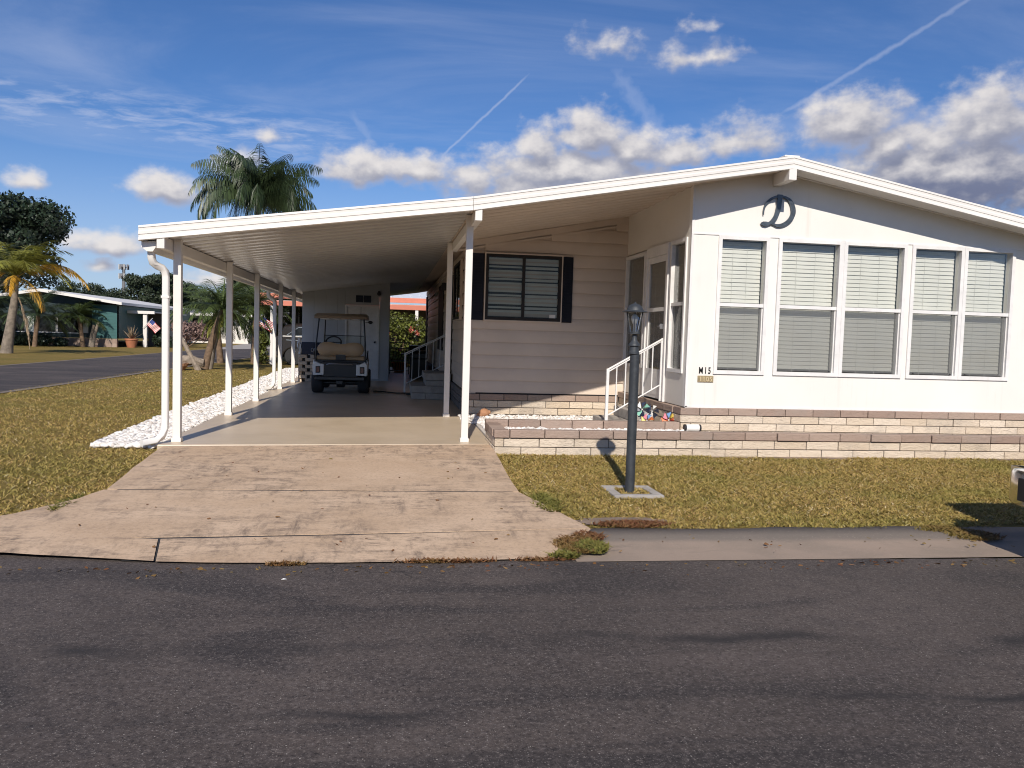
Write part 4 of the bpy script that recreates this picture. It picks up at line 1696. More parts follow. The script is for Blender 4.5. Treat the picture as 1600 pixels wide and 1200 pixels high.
# ------------------------------------------------------------------ shed at the end of the carport
sh = thing('shed', 'pale grey storage shed closing the far end of the carport', 'shed', (-1.1, 23.5, 0))
sp = MB()
ztop = lambda x: ZB(x) + .025
def shed_strip(a, b, z0=0.04):
    sp.prism([(a, z0), (b, z0), (b, ztop(b)), (a, ztop(a))], 'y', 22.0, 22.1)
xx = -2.30
while xx < -1.20:
    shed_strip(xx, min(xx + .298, -1.21))
    xx += .302
shed_strip(-1.206, -.31, 1.99)
shed_strip(-.306, -.05)
sp.box(-.148, -.05, 22.1, 27.5, .04, 2.55)
sp.box(-2.30, -2.2, 22.1, 27.5, .04, 2.21)
sp.box(-2.30, -.04, 21.97, 22.0, .0, .05)
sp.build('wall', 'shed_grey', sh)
sk2 = MB()
sk2.box(-2.28, -1.2, 22.03, 22.09, .05, 2.2)
sk2.build('groove_backing', 'mortar', sh)
sd_ = MB()
sd_.box(-1.15, -.365, 22.02, 22.06, .05, 1.94)
sdo = sd_.build('door', 'frame', sh)
MB().box(-.80, -.79, 22.012, 22.02, .05, 1.94).build('seam', 'mortar', sdo)
hd = MB()
hd.ell((-.42, 21.97, 1.02), (.028, .035, .028))
hd.build('handle', 'black', sdo, smooth=True)
df = MB()
df.box(-1.206, -1.152, 21.975, 22.08, .05, 1.985)
df.box(-.363, -.31, 21.975, 22.08, .05, 1.985)
df.box(-1.152, -.363, 21.975, 22.08, 1.942, 1.985)
df.build('door_frame', 'frame', sh)
vn = MB()
for x in (-.93, -.725):
    vn.box(x, x + .185, 21.97, 21.995, 2.06, 2.24)
    for k in range(6):
        vn.box(x + .01, x + .175, 21.955, 21.97, 2.075 + k * .026, 2.09 + k * .026)
vn.build('vent', 'navy', sh)
cm = MB()
cm.ell((-.33, 21.93, 2.30), (.055, .06, .055))
cm.box(-.36, -.30, 21.95, 22.0, 2.33, 2.37)
tag(cm.build('security_camera', 'black', smooth=True), 'small black ball camera high on the shed wall', 'camera')


# ------------------------------------------------------------------ lamp post on the lawn
LX, LY = 2.205, 7.17
lp = thing('lamp_post', 'dark slate lamp post with a small lantern standing on the lawn', 'lamp post', (LX, LY, -.1))
MB().lathe([(.043, -.14), (.043, .95), (.042, 1.17)], (LX - .02, LY, 0), 20).build('pole', 'lamp_paint', lp, smooth=True)
MB().lathe([(.043, 1.165), (.051, 1.17), (.051, 1.185), (.045, 1.19), (.041, 1.235), (.052, 1.24), (.052, 1.252), (.046, 1.262), (.030, 1.285), (.022, 1.30), (.022, 1.340), (.05, 1.350), (.05, 1.361)], (LX - .03, LY, 0), 20).build('collar', 'lamp_paint', lp, smooth=True)
lh = MB()
LXh = LX - .035
nh = 6
for k in range(nh):
    a = 2 * PI * k / nh + .26
    lh.bar((LXh + .042 * math.cos(a), LY + .042 * math.sin(a), 1.360), (LXh + .082 * math.cos(a), LY + .082 * math.sin(a), 1.550), .008)
lh.lathe([(.048, 1.357), (.052, 1.363), (.048, 1.371)], (LXh, LY, 0), 6)
lant = lh.build('lantern_cage', 'lamp_paint', lp)
gp = MB()
gp.lathe([(.041, 1.372), (.077, 1.545)], (LXh, LY, 0), 6)
gp.build('glass', 'glass', lant)
bu = MB()
bu.lathe([(.012, 1.370), (.012, 1.435), (.020, 1.445), (.031, 1.480), (.028, 1.510), (.012, 1.527), (0, 1.530)], (LXh, LY, 0), 14)
bu.build('bulb', 'white_cloth', lant, smooth=True)
rf = MB()
rf.lathe([(.112, 1.543), (.118, 1.548), (.114, 1.553), (.076, 1.562), (.073, 1.575), (.062, 1.597), (.040, 1.615), (.014, 1.623), (.009, 1.627), (.009, 1.635), (0, 1.641)], (LXh, LY, 0), 20)
rfo = rf.build('lantern_roof', 'lamp_paint', lp, smooth=True)
rfo.rotation_euler = (0, 0, 0)
pb = MB()
for (a, b, c, d) in ((-.23, .23, -.245, -.165), (-.23, .23, .165, .245), (-.23, -.145, -.161, .161), (.145, .23, -.161, .161)):
    pb.box(LX + a, LX + b, LY + c, LY + d, -.16, zl(LY) + .022)
tag(pb.build('kerb_frame', 'concrete', bevel=.008), 'square pale concrete edging set in the lawn round the lamp post', 'edging')

# ------------------------------------------------------------------ golf cart seen from behind
gc = thing('golf_cart', 'golf cart with tan seats and canopy parked tail out in the carport', 'golf cart', (-1.02, 17.15, 0))
GX, GY = -1.02, 17.15


def gmb():
    return MB()


def gbuild(m, name, mat, parent=None, **k):
    m.v = [(x + GX, y + GY, z) for x, y, z in m.v]
    return m.build(name, mat, parent or gc, **k)


def wheel(cx, cy, r, w, sidex):
    t = gmb()
    t.lathe([(r * .55, -w / 2), (r * .86, -w / 2), (r * .97, -w * .40), (r, -w * .25), (r, w * .25), (r * .97, w * .40), (r * .86, w / 2), (r * .55, w / 2)], (cx, cy, r), 28, 'x')
    ty = gbuild(t, 'wheel', 'rubber', smooth=True)
    h = gmb()
    s_ = sidex
    h.lathe([(r * .56, s_ * w * .30), (r * .50, s_ * w * .42), (r * .2, s_ * w * .36), (r * .1, s_ * w * .48), (0, s_ * w * .5)], (cx, cy, r), 20, 'x')
    gbuild(h, 'hub', 'steel', ty, smooth=True)


for (cx, cy) in ((-.47, .32), (.47, .32), (-.46, 1.95), (.46, 1.95)):
    wheel(cx, cy, .225, .23, -1 if cx < 0 else 1)
b = gmb()
b.box(-.36, .36, .02, .16, .30, .66)
b.box(-.50, .50, .16, .80, .30, .70)
b.box(-.46, .46, .80, 1.55, .28, .34)
b.box(-.36, .36, .06, .12, .40, .60)
gbuild(b, 'body', 'black', bevel=.02)
for s_ in (-1, 1):
    c = gmb()
    # white rear corner shell with a cut for the tail light
    V = [(s_ * .325, -.01, .385), (s_ * .545, -.01, .375), (s_ * .56, .06, .62), (s_ * .52, .06, .655), (s_ * .325, -.01, .60)]
    c.prism([(.325, .385), (.545, .375), (.555, .60), (.50, .665), (.40, .615), (.325, .61)] if s_ > 0 else [(-.325, .385), (-.545, .375), (-.555, .60), (-.50, .665), (-.40, .615), (-.325, .61)], 'y', -.01, .17)
    sh_ = [(.165, .375), (.165, .66), (.30, .70), (.85, .72), (.85, .60), (.62, .56), (.52, .40)]
    c.prism(sh_, 'x', s_ * .53, s_ * .56)
    co = gbuild(c, 'rear_fender', 'cart_white', bevel=.012)
    l = gmb()
    l.box(s_ * .40, s_ * .49, -.025, -.008, .425, .565)
    lo = gbuild(l, 'tail_light', 'black', co, bevel=.006)
    l = gmb()
    l.box(s_ * .415, s_ * .475, -.032, -.024, .44, .55)
    gbuild(l, 'lens', 'red_lens', lo, bevel=.004)
bp = gmb()
bp.box(-.50, .50, -.05, .06, .28, .355)
bp.box(-.07, .07, -.09, .0, .20, .28)
gbuild(bp, 'bumper', 'black_metal', bevel=.015)
hb = gmb()
hb.tube([(-.27, -.02, .60), (-.22, -.05, .615), (.22, -.05, .615), (.27, -.02, .60)], .012, 8)
gbuild(hb, 'grab_bar', 'steel', smooth=True)
ax = gmb()
ax.lathe([(.045, -.40), (.045, -.10), (.10, -.08), (.10, .08), (.045, .10), (.045, .40)], (0, .32, .215), 14, 'x')
gbuild(ax, 'axle', 'black_metal', smooth=True)
sb = gmb()
sb.box(-.52, .50, .16, .80, .68, .775)
gbuild(sb, 'seat', 'cushion', bevel=.04)
# double lobed backrest
V = []
rings = []
for k in range(41):
    u = -1 + 2 * k / 40
    x = u * .475
    lobe = abs(abs(u) - .56) / .44
    h = .148 * (1 - .16 * min(1, lobe) ** 2) if abs(u) < .56 else .148 * math.sqrt(max(.02, 1 - (lobe) ** 2.6))
    if abs(u) < .56:
        h = .148 - .040 * math.cos(PI * u / 1.12) ** 2
    zc = .915 + (.004 * 0)
    dpt = .055 * (h / .148)
    rings.append([(x, .12 + dpt * math.cos(t), zc + h * math.sin(t)) for t in [2 * PI * q / 18 for q in range(18)]])
bb = gmb()
bb.loft(rings)
gbuild(bb, 'backrest', 'cushion', smooth=True)
bs = gmb()
bs.box(-.10, .10, .10, .15, .70, .80)
gbuild(bs, 'backrest_bracket', 'black')
for s_ in (-1, 1):
    bs = gmb()
    bs.tube([(s_ * .53, .30, .70), (s_ * .545, .26, .84), (s_ * .545, .40, .88), (s_ * .53, .62, .86), (s_ * .53, .66, .70)], .016, 8)
    gbuild(bs, 'hip_restraint', 'black_metal', smooth=True)
for s_ in (-1, 1):
    st_ = gmb()
    st_.tube([(s_ * .50, .14, .68), (s_ * .50, .12, 1.0), (s_ * .455, .26, 1.56)], .016, 8)
    gbuild(st_, 'roof_strut', 'black_metal', smooth=True)
    st_ = gmb()
    st_.tube([(s_ * .45, 1.60, .85), (s_ * .42, 1.45, 1.56)], .014, 8)
    gbuild(st_, 'roof_strut', 'black_metal', smooth=True)
cn = gmb()
rings = []
for (y, zz, w) in ((-.08, 1.545, .50), (-.06, 1.60, .53), (.10, 1.645, .545), (.8, 1.665, .545), (1.5, 1.645, .53), (1.66, 1.59, .51), (1.68, 1.545, .49)):
    rings.append([(-w, y, 1.545), (w, y, 1.545), (w * .99, y, lerp(1.545, zz, .6) + .004), (w * .9, y, zz), (-w * .9, y, zz), (-w * .99, y, lerp(1.545, zz, .6) + .004)])
cn.loft(rings)
gbuild(cn, 'canopy', 'canopy', smooth=True)
for k in range(4):
    m = gmb()
    m.box(-.42 + k * .21, -.25 + k * .21, .02, 1.5, 1.535, 1.544)
    gbuild(m, 'canopy_liner', 'cart_white')
cw = gmb()
cw.prism([(1.50, .30), (2.30, .30), (2.34, .44), (2.20, .62), (1.78, .80), (1.58, .84), (1.50, .80)], 'x', -.52, .52)
gbuild(cw, 'front_cowl', 'cart_white', bevel=.03)
ws = gmb()
ws.box(-.45, .45, 1.50, 1.506, .86, 1.18)
gbuild(ws, 'windshield', 'glass_dark')
wf = gmb()
wf.tube([(-.45, 1.5, .84), (-.45, 1.5, 1.19), (.45, 1.5, 1.19), (.45, 1.5, .84)], .010, 6)
gbuild(wf, 'windshield_frame', 'black_metal')
sw_ = gmb()
ring = [Vector((-.22 + .165 * math.cos(t), 1.18 + .10 * math.sin(t), 1.04 + .125 * math.sin(t))) for t in [2 * PI * k / 24 for k in range(25)]]
sw_.tube(ring, .016, 8, cap=False)
sw_.tube([(-.22, 1.18, 1.04), (-.22, 1.50, .72)], .022, 8)
sw_.bar((-.38, 1.18, 1.04), (-.06, 1.18, 1.04), .02)
gbuild(sw_, 'steering_wheel', 'black', smooth=True)
mi = gmb()
mi.ell((.565, 1.2, 1.50), (.05, .02, .035))
mi.bar((.46, 1.3, 1.50), (.56, 1.21, 1.50), .012)
gbuild(mi, 'mirror', 'black', smooth=True)

# ------------------------------------------------------------------ things round the carport's far end
bq = thing('brick_barbecue', 'low open stack of pale bricks with staggered gaps beside the golf cart', 'brick stack', (-2.1, 21.1, 0))
bm1 = MB()
for k in range(8):
    z = k * .085
    if k % 2 == 0:
        bm1.box(-2.10, -1.90, 20.95, 21.30, z + .002, z + .083)
        bm1.box(-2.27, -2.18, 20.99, 21.30, z + .002, z + .083)
    else:
        bm1.box(-2.27, -2.06, 20.95, 21.30, z + .002, z + .083)
        bm1.box(-1.98, -1.88, 20.97, 21.30, z + .002, z + .083)
bm1.build('bricks', 'block_cream', bq, bevel=.005)
MB().box(-2.16, -2.0, 21.10, 21.28, .0, .66).build('core', 'black', bq)
nb = MB()
rings = []
for (z, k) in ((.685, .92), (.70, .97), (.80, 1.0), (.93, 1.03), (.97, 1.06), (.985, 1.0)):
    rings.append([(-2.0 + k * .26 * math.copysign(abs(math.cos(t)) ** .5, math.cos(t)), 21.12 + k * .17 * math.copysign(abs(math.sin(t)) ** .5, math.sin(t)), z + .01 * math.sin(3 * t)) for t in [2 * PI * q / 24 for q in range(24)]])
nb.loft(rings)
nbo = nb.build('covered_tub', 'navy', smooth=True)
tag(nbo, 'navy cloth covered tub sitting on the pale brick stack', 'tub')
lg = MB()
for cx in (-1.93, -1.86):
    pts = [(cx + .03 * math.cos(t), 20.945, .80 + .045 * math.sin(t)) for t in [2 * PI * k / 14 for k in range(15)]]
    lg.tube(pts, .006, 6, cap=False)
lg.box(-1.835, -1.82, 20.94, 20.95, .755, .85)
lg.build('emblem', 'steel', nbo)
wcV = []
for i in range(7):
    for j in range(5):
        wcV.append((-2.30 + .10 * j / 4 + .01 * math.sin(i * 1.7), 20.96 + .02 * math.sin(j * 2.1 + i), 1.10 - i * .065 - .03 * j / 4))
wc = MB().add(wcV, [(i * 5 + j, i * 5 + j + 1, (i + 1) * 5 + j + 1, (i + 1) * 5 + j) for i in range(6) for j in range(4)])
tag(wc.build('hanging_cloth', 'white_cloth', smooth=True), 'white cloth hanging from the last carport post beside the navy tub', 'cloth')
sl = thing('garden_light', 'slim dark garden stake light in the white stones by the far posts', 'garden light', (-2.62, 19.3, -.04))
MB().lathe([(.008, -.06), (.008, .30)], (-2.62, 19.3, 0), 8).build('stake', 'black_metal', sl)
MB().lathe([(.02, .29), (.035, .31), (.035, .36), (.01, .40), (0, .41)], (-2.62, 19.3, 0), 12).build('head', 'black_metal', sl, smooth=True)

# black iron gate between shed and house, grill, hose, pot
gt_ = thing('iron_gate', 'low black iron gate between the shed and the house wall', 'gate', (.27, 26, 0))
gm = MB()
for (a, b_, c, d) in ((-.04, -.01, 0, 1.0), (.56, .59, 0, 1.0)):
    gm.box(a, b_, 25.98, 26.02, c, d)
for z in (.98, .80, .42, .10):
    gm.box(-.01, .56, 25.985, 26.015, z - .014, z + .014)
gm.build('frame', 'black_metal', gt_)
for k in range(6):
    x = .07 + k * .082
    m = MB()
    m.tube([(x, 26, .10), (x + .02 * math.sin(k), 26, .3), (x - .03, 26, .42), (x + .03, 26, .60), (x, 26, .80)], .010, 6)
    m.build('scroll_bar', 'black_metal', gt_)
gr = thing('barbecue_grill', 'black lidded barbecue grill standing by the house wall behind the handrail', 'grill', (.80, 24, 0))
g1 = MB()
rings = []
for k in range(9):
    t = PI * k / 8
    rings.append([(.80 + sx_ * .26, 24 - .24 * math.cos(t), .72 + .22 * math.sin(t)) for sx_ in (-1, 1)])
lv = [v for r in rings for v in r]
g1.add(lv, [(2 * i, 2 * i + 1, 2 * i + 3, 2 * i + 2) for i in range(8)] + [tuple(range(0, 18, 2)), tuple(range(17, 0, -2))])
g1.build('lid', 'black_metal', gr, smooth=True)
MB().box(.54, 1.06, 23.76, 24.24, .56, .715).build('firebox', 'black_metal', gr, bevel=.02)
MB().tube([(.62, 23.73, .80), (.62, 23.70, .80), (.98, 23.70, .80), (.98, 23.73, .80)], .012, 8).build('handle', 'steel', gr)
MB().box(.56, 1.04, 23.80, 24.20, .0, .55).build('cabinet', 'black', gr, bevel=.01)
MB().box(.30, .535, 23.80, 24.20, .66, .69).build('side_shelf', 'black', gr)
pts = []
for k in range(60):
    t = k / 59
    pts.append((lerp(-.35, .55, t), 17.85 - .55 * t + .10 * math.sin(t * 9), .018))
for k in range(50):
    a = k / 49 * 4 * PI
    pts.append((.50 + .16 * math.cos(a), 17.10 + .16 * math.sin(a), .02 + .012 * k / 49 * 2))
tag(MB().tube(pts, .014, 8).build('garden_hose', 'hose', smooth=True), 'dark garden hose lying on the carport floor behind the cart', 'hose')
tp_ = thing('plant_pot', 'low terracotta pot standing behind the black iron gate', 'pot', (.30, 27.2, 0))
MB().lathe([(.17, 0), (.22, .12), (.25, .27), (.27, .27), (.27, .32), (.235, .32), (.22, .25), (0, .25)], (.30, 27.2, 0), 22).build('pot', 'terracotta', tp_, smooth=True)

# orange ornament at the planter corner, spinners and spot light in the bed
og = MB()
og.ell((1.46, 12.62, .085), (.085, .08, .075), 16, 10)
og.ell((1.39, 12.60, .05), (.055, .05, .05), 12, 8)
og.ell((1.53, 12.60, .10), (.03, .03, .035), 10, 7)
tag(og.build('shell_ornament', 'clay', smooth=True), 'orange clay shell ornament on the white stones behind the front post', 'ornament')
M['spin_orange'] = pbr('orange_foil', (.75, .22, .08), .35)
M['spin_blue'] = pbr('blue_foil', (.18, .35, .62), .35)
M['spin_yellow'] = pbr('yellow_foil', (.66, .50, .10), .35)
M['spin_pink'] = pbr('pink_foil', (.75, .22, .28), .35)
M['spin_green'] = pbr('mint_foil', (.28, .58, .45), .35)
M['spin_dark'] = pbr('dark_foil', (.03, .04, .075), .3)


def spinner(name, label, x, y, z0, z1, r, mats, tilt, n):
    t = thing(name, label, 'wind spinner', (x, y, z0), 'wind spinners by the porch steps')
    MB().tube([(x, y, z0), (x + .02, y + .01, z1)], .006, 6).build('stick', 'white_cloth', t)
    for k in range(n):
        a = 2 * PI * k / n + tilt
        a2 = a + .75
        ca, sa = math.cos(a), math.sin(a)
        cb, sb_ = math.cos(a2), math.sin(a2)
        c = (x + .02, y - .01, z1)
        p1 = (c[0] + r * ca, c[1] - .02, c[2] + r * sa)
        p2 = (c[0] + r * .85 * cb, c[1] - .055, c[2] + r * .85 * sb_)
        p3 = (c[0] + r * .3 * cb, c[1] - .07, c[2] + r * .3 * sb_)
        m = MB()
        o_ = .004
        m.add([c, p1, p2, p3, (c[0], c[1] + o_, c[2]), (p1[0], p1[1] + o_, p1[2]), (p2[0], p2[1] + o_, p2[2]), (p3[0], p3[1] + o_, p3[2])],
              [(0, 1, 2, 3), (7, 6, 5, 4), (0, 4, 5, 1), (1, 5, 6, 2), (2, 6, 7, 3), (3, 7, 4, 0)])
        m.build('petal', mats[k % len(mats)], t)
    MB().ell((x + .02, y - .03, z1), (.012, .01, .012), 8, 6).build('hub', 'white_cloth', t)


spinner('wind_spinner', 'mint and dark foil wind spinner nearest the lamp post', 3.30, 10.5, .14, .375, .115, ['spin_green', 'spin_dark', 'white_cloth', 'spin_dark'], .3, 8)
spinner('wind_spinner', 'orange and blue foil wind spinner low behind the lamp post', 3.34, 10.40, .12, .235, .10, ['spin_orange', 'spin_blue', 'spin_pink', 'spin_yellow'], .1, 8)
spinner('wind_spinner', 'white and dark foil wind spinner between two others by the steps', 3.47, 10.6, .12, .345, .10, ['white_cloth', 'spin_dark', 'spin_dark'], .8, 6)
spinner('wind_spinner', 'yellow blue and pink wind spinner leaning nearest the front room corner', 3.62, 10.35, .12, .255, .115, ['spin_yellow', 'spin_blue', 'spin_pink', 'spin_orange'], .5, 8)
wo_ = thing('solar_light', 'small white cylinder light lying on the planter stones at the front room corner', 'solar light', (3.80, 9.88, .17))
MB().lathe([(.0, -.09), (.042, -.085), (.046, -.06), (.046, .08), (.04, .085)], (3.80, 9.88, .205), 16, 'x').build('case', 'white_cloth', wo_, smooth=True)
for (x, sgn) in ((3.70, -1), (3.895, 1)):
    MB().lathe([(.02, -.012), (.044, -.01), (.044, .012), (.02, .014)], (x, 9.88, .205), 16, 'x').build('end_cap', 'black', wo_, smooth=True)


# ------------------------------------------------------------------ vehicles
def car_wheel(parent, cx, cy, r, w, axis, out, name='wheel', rim='alloy', spokes=10):
    t = MB()
    t.lathe([(r * .64, -w / 2), (r * .92, -w / 2), (r, -w * .32), (r, w * .32), (r * .92, w / 2), (r * .64, w / 2)], (0, 0, 0), 32, axis)
    t.v = [(x + cx[0], y + cx[1], z + cx[2]) for x, y, z in t.v]
    ty = t.build(name, 'rubber', parent, smooth=True)
    h = MB()
    d = out * w * .46
    h.lathe([(r * .66, out * w * .2), (r * .66, d), (r * .58, d * .96), (r * .58, out * w * .2), (r * .66, out * w * .2)], (0, 0, 0), 32, axis)
    bd_ = MB().lathe([(r * .60, out * w * .16), (0, out * w * .16)], (0, 0, 0), 24, axis)
    bd_.v = [(x + cx[0], y + cx[1], z + cx[2]) for x, y, z in bd_.v]
    bd_.build('brake_disc', 'black', ty)
    for k in range(spokes):
        a = 2 * PI * k / spokes
        ca, sa = math.cos(a), math.sin(a)
        if axis == 'y':
            h.bar((r * .12 * ca, d * .86, r * .12 * sa), (r * .62 * ca, d * .92, r * .62 * sa), .035, .03)
        else:
            h.bar((d * .86, r * .12 * ca, r * .12 * sa), (d * .92, r * .62 * ca, r * .62 * sa), .035, .03)
    h.lathe([(r * .15, out * w * .2), (r * .15, d), (0, d)], (0, 0, 0), 16, axis)
    h.v = [(x + cx[0], y + cx[1], z + cx[2]) for x, y, z in h.v]
    h.build('rim', rim, ty)
    return ty


# SUV broadside under the coral carport, tail to the left
sv = thing('suv', 'dark bronze SUV standing under the neighbour carport with coral fascia', 'suv', (-2.2, 33.6, -.1))
z0 = -.10
def prof_arch(x0, x1, pts_top, arches, zb):
    """closed side outline with wheel arches cut in the sill"""
    out = [(x1, zb)]
    for (cx, r) in sorted(arches, reverse=True):
        out.append((cx + r, zb))
        for k in range(1, 12):
            a = PI * k / 12
            out.append((cx + r * math.cos(a), zb + (.0 if False else r * math.sin(a) * .98)))
        out.append((cx - r, zb))
    out.append((x0, zb))
    return out + pts_top
body = prof_arch(-4.33, .45, [(-4.40, .55), (-4.42, .80), (-4.36, 1.02), (-4.24, 1.06), (-1.3, 1.02), (-.95, 1.0), (-.2, .93), (.30, .85), (.46, .72), (.5, .45)], [(-3.72, .40), (-.72, .40)], z0 + .28)
mb = MB()
mb.prism(body, 'y', 32.62, 34.45)
mb.build('body', 'suv', sv, bevel=.05)
gh = MB()
rings = []
for (y, ins) in ((32.68, 0), (32.80, .06), (34.28, .06), (34.40, 0)):
    up = 1.0
    rings.append([(-4.22, y, 1.04), (-1.15, y, 1.0), (-1.95, y + (.0), 1.48), (-2.6, y, 1.545), (-3.6, y, 1.53), (-4.05, y, 1.46)] if ins else
                 [(-4.22, y, 1.04), (-1.15, y, 1.0), (-1.9, y, 1.40), (-2.6, y, 1.45), (-3.6, y, 1.44), (-4.1, y, 1.38)])
gh.loft(rings)
gh.build('cabin', 'suv', sv, smooth=True)
for (p, nm) in (([(-3.98, 1.07), (-3.30, 1.06), (-3.30, 1.38), (-3.55, 1.37)], 'window'), ([(-3.24, 1.06), (-2.42, 1.05), (-2.42, 1.39), (-3.24, 1.38)], 'window'), ([(-2.36, 1.05), (-1.42, 1.03), (-1.98, 1.36), (-2.36, 1.385)], 'window')):
    w = MB()
    w.prism(p, 'y', 32.665, 32.69)
    wo2 = w.build(nm, 'carglass', sv)
    ch = MB()
    for a, b_ in zip(p, p[1:] + p[:1]):
        ch.bar((a[0], 32.668, a[1]), (b_[0], 32.668, b_[1]), .022)
    ch.build('trim', 'chrome', wo2)
for cx in (-3.72, -.72):
    car_wheel(sv, (cx, 32.74, z0 + .345), 0, .345, .23, 'y', -1)
    car_wheel(sv, (cx, 34.33, z0 + .345), 0, .345, .23, 'y', 1)
MB().box(-4.435, -4.2, 32.66, 33.1, .72, .88).build('tail_light', 'red_lens', sv, bevel=.02)
MB().bar((-4.0, 32.61, .88), (-.4, 32.61, .80), .02, .03).build('side_moulding', 'chrome', sv)

# pickup parked at the road edge, only its chrome bumper corner reaches into view
pk_ = thing('pickup_truck', 'dark pickup truck at the road edge with chrome rear bumper at the frame side', 'pickup', (7.2, 4.1, -.15))
zr = -.15
bed = prof_arch(4.72, 9.9, [(4.70, .50), (4.70, 1.13), (6.55, 1.13), (6.56, 1.12), (8.55, 1.08), (9.75, 1.0), (9.95, .85), (9.95, .3)], [(5.75, .44), (9.0, .44)], zr + .42)
m = MB()
m.prism(bed, 'y', 3.25, 5.02)
m.build('body', 'truck', pk_, bevel=.05)
m = MB()
rings = []
for (y, k) in ((3.30, 0), (3.42, 1), (4.86, 1), (4.98, 0)):
    t_ = 1.74 if k else 1.62
    rings.append([(6.56, y, 1.10), (8.55, y, 1.07), (7.95, y, t_ - .06), (7.4, y, t_), (6.9, y, t_), (6.66, y, t_ - .05)])
m.loft(rings)
m.build('cab', 'truck', pk_, smooth=True)
for y in (3.285, 4.965):
    w = MB()
    w.prism([(6.75, 1.15), (8.3, 1.13), (7.92, 1.55), (6.85, 1.57)], 'y', y, y + .03)
    w.build('window', 'carglass', pk_)
m = MB()
m.prism([(3.32, 1.16), (4.95, 1.16), (4.85, 1.58), (3.42, 1.58)], 'x', 6.545, 6.60)
m.build('rear_window', 'carglass', pk_)
for cx in (5.75, 9.0):
    car_wheel(pk_, (cx, 3.36, zr + .39), 0, .39, .26, 'y', -1, spokes=6)
    car_wheel(pk_, (cx, 4.92, zr + .39), 0, .39, .26, 'y', 1, spokes=6)
# step bumper wrapping the corners
m = MB()
rings = []
outl = [(4.73, 3.10), (4.48, 3.11), (4.40, 3.18), (4.365, 3.34), (4.36, 4.13), (4.365, 4.98), (4.375, 5.13), (4.41, 5.205), (4.50, 5.23), (4.73, 5.235)]
prf = [(0, .22), (-.012, .24), (-.012, .44), (0, .465), (.10, .47), (.10, .22)]
for i, (x, y) in enumerate(outl):
    a = Vector(outl[max(0, i - 1)])
    b_ = Vector(outl[min(len(outl) - 1, i + 1)])
    d = (b_ - a).normalized()
    nrm = Vector((d.y, -d.x))
    if nrm.x > 0.2:
        nrm = -nrm
    if i == 0:
        nrm = Vector((0, -1))
    if i == len(outl) - 1:
        nrm = Vector((0, 1))
    rings.append([(x - nrm.x * o_, y - nrm.y * o_, z) for (o_, z) in prf])
m.loft(rings)
bpo = m.build('bumper', 'chrome', pk_, smooth=True)
m = MB()
m.box(4.340, 4.352, 4.78, 5.08, .26, .42)
m.build('bumper_pad', 'black', bpo, bevel=.01)
m = MB()
m.box(4.42, 4.70, 3.5, 4.9, .471, .482)
m.build('step_pad', 'black', bpo)
m = MB()
m.box(4.66, 4.698, 4.78, 5.00, .62, 1.02)
m.build('tail_light', 'red_lens', pk_, bevel=.015)
m = MB()
m.box(4.66, 4.698, 3.27, 3.49, .62, 1.02)
m.build('tail_light', 'red_lens', pk_, bevel=.015)
m = MB()
m.box(4.675, 4.699, 3.52, 4.75, .56, 1.10)
m.build('tailgate', 'truck', pk_, bevel=.01)

lf = MB()
lf.add([(-.600, 4.80, -.146), (-.580, 4.792, -.144), (-.566, 4.808, -.147), (-.582, 4.82, -.143), (-.584, 4.805, -.139)], [(0, 1, 4), (1, 2, 4), (2, 3, 4), (3, 0, 4), (3, 2, 1, 0)])
tag(lf.build('paper_scrap', 'white_cloth'), 'tiny pale paper scrap lying on the asphalt before the driveway', 'litter')


# ------------------------------------------------------------------ vegetation builders
def polar(az_deg, d):
    a = math.radians(az_deg)
    return d * math.sin(a), d * math.cos(a)


def leaf_cloud(blobs, n, size, shell=.55, up=.2, aspect=.55):
    """leaf quads spread through the outer part of ellipsoids: blobs (cx,cy,cz,rx,ry,rz)"""
    w = np.array([b[3] * b[4] + b[4] * b[5] + b[3] * b[5] for b in blobs])
    idx = rng.choice(len(blobs), n, p=w / w.sum())
    B = np.array(blobs)[idx]
    d = rng.normal(size=(n, 3))
    d /= np.linalg.norm(d, axis=1)[:, None]
    r = (shell + (1 - shell) * rng.random(n)) ** .8 * rng.uniform(.9, 1.12, n)
    c = B[:, :3] + d * B[:, 3:] * r[:, None]
    nrm = d * .6 + rng.normal(size=(n, 3)) * .7 + np.array([0, 0, up])
    nrm /= np.linalg.norm(nrm, axis=1)[:, None]
    t = np.cross(nrm, rng.normal(size=(n, 3)))
    t /= np.linalg.norm(t, axis=1)[:, None]
    b = np.cross(nrm, t)
    s = size * rng.uniform(.6, 1.5, n)[:, None]
    V = np.stack([c - t * s * .5, c + b * s * aspect * .5, c + t * s * .5, c - b * s * aspect * .5], 1).reshape(-1, 3)
    F = (np.arange(n)[:, None] * 4 + np.arange(4)[None, :])
    return V, F


def clumps(c, R, n, r0, r1, zsq=1.0):
    out = []
    for _ in range(n):
        d = Vector((rng.normal(), rng.normal(), rng.normal())).normalized()
        k = rng.uniform(.35, 1.0)
        r = rng.uniform(r0, r1)
        out.append((c[0] + d.x * R[0] * k, c[1] + d.y * R[1] * k, c[2] + d.z * R[2] * k, r, r, r * rng.uniform(.6, .9) * zsq))
    return out


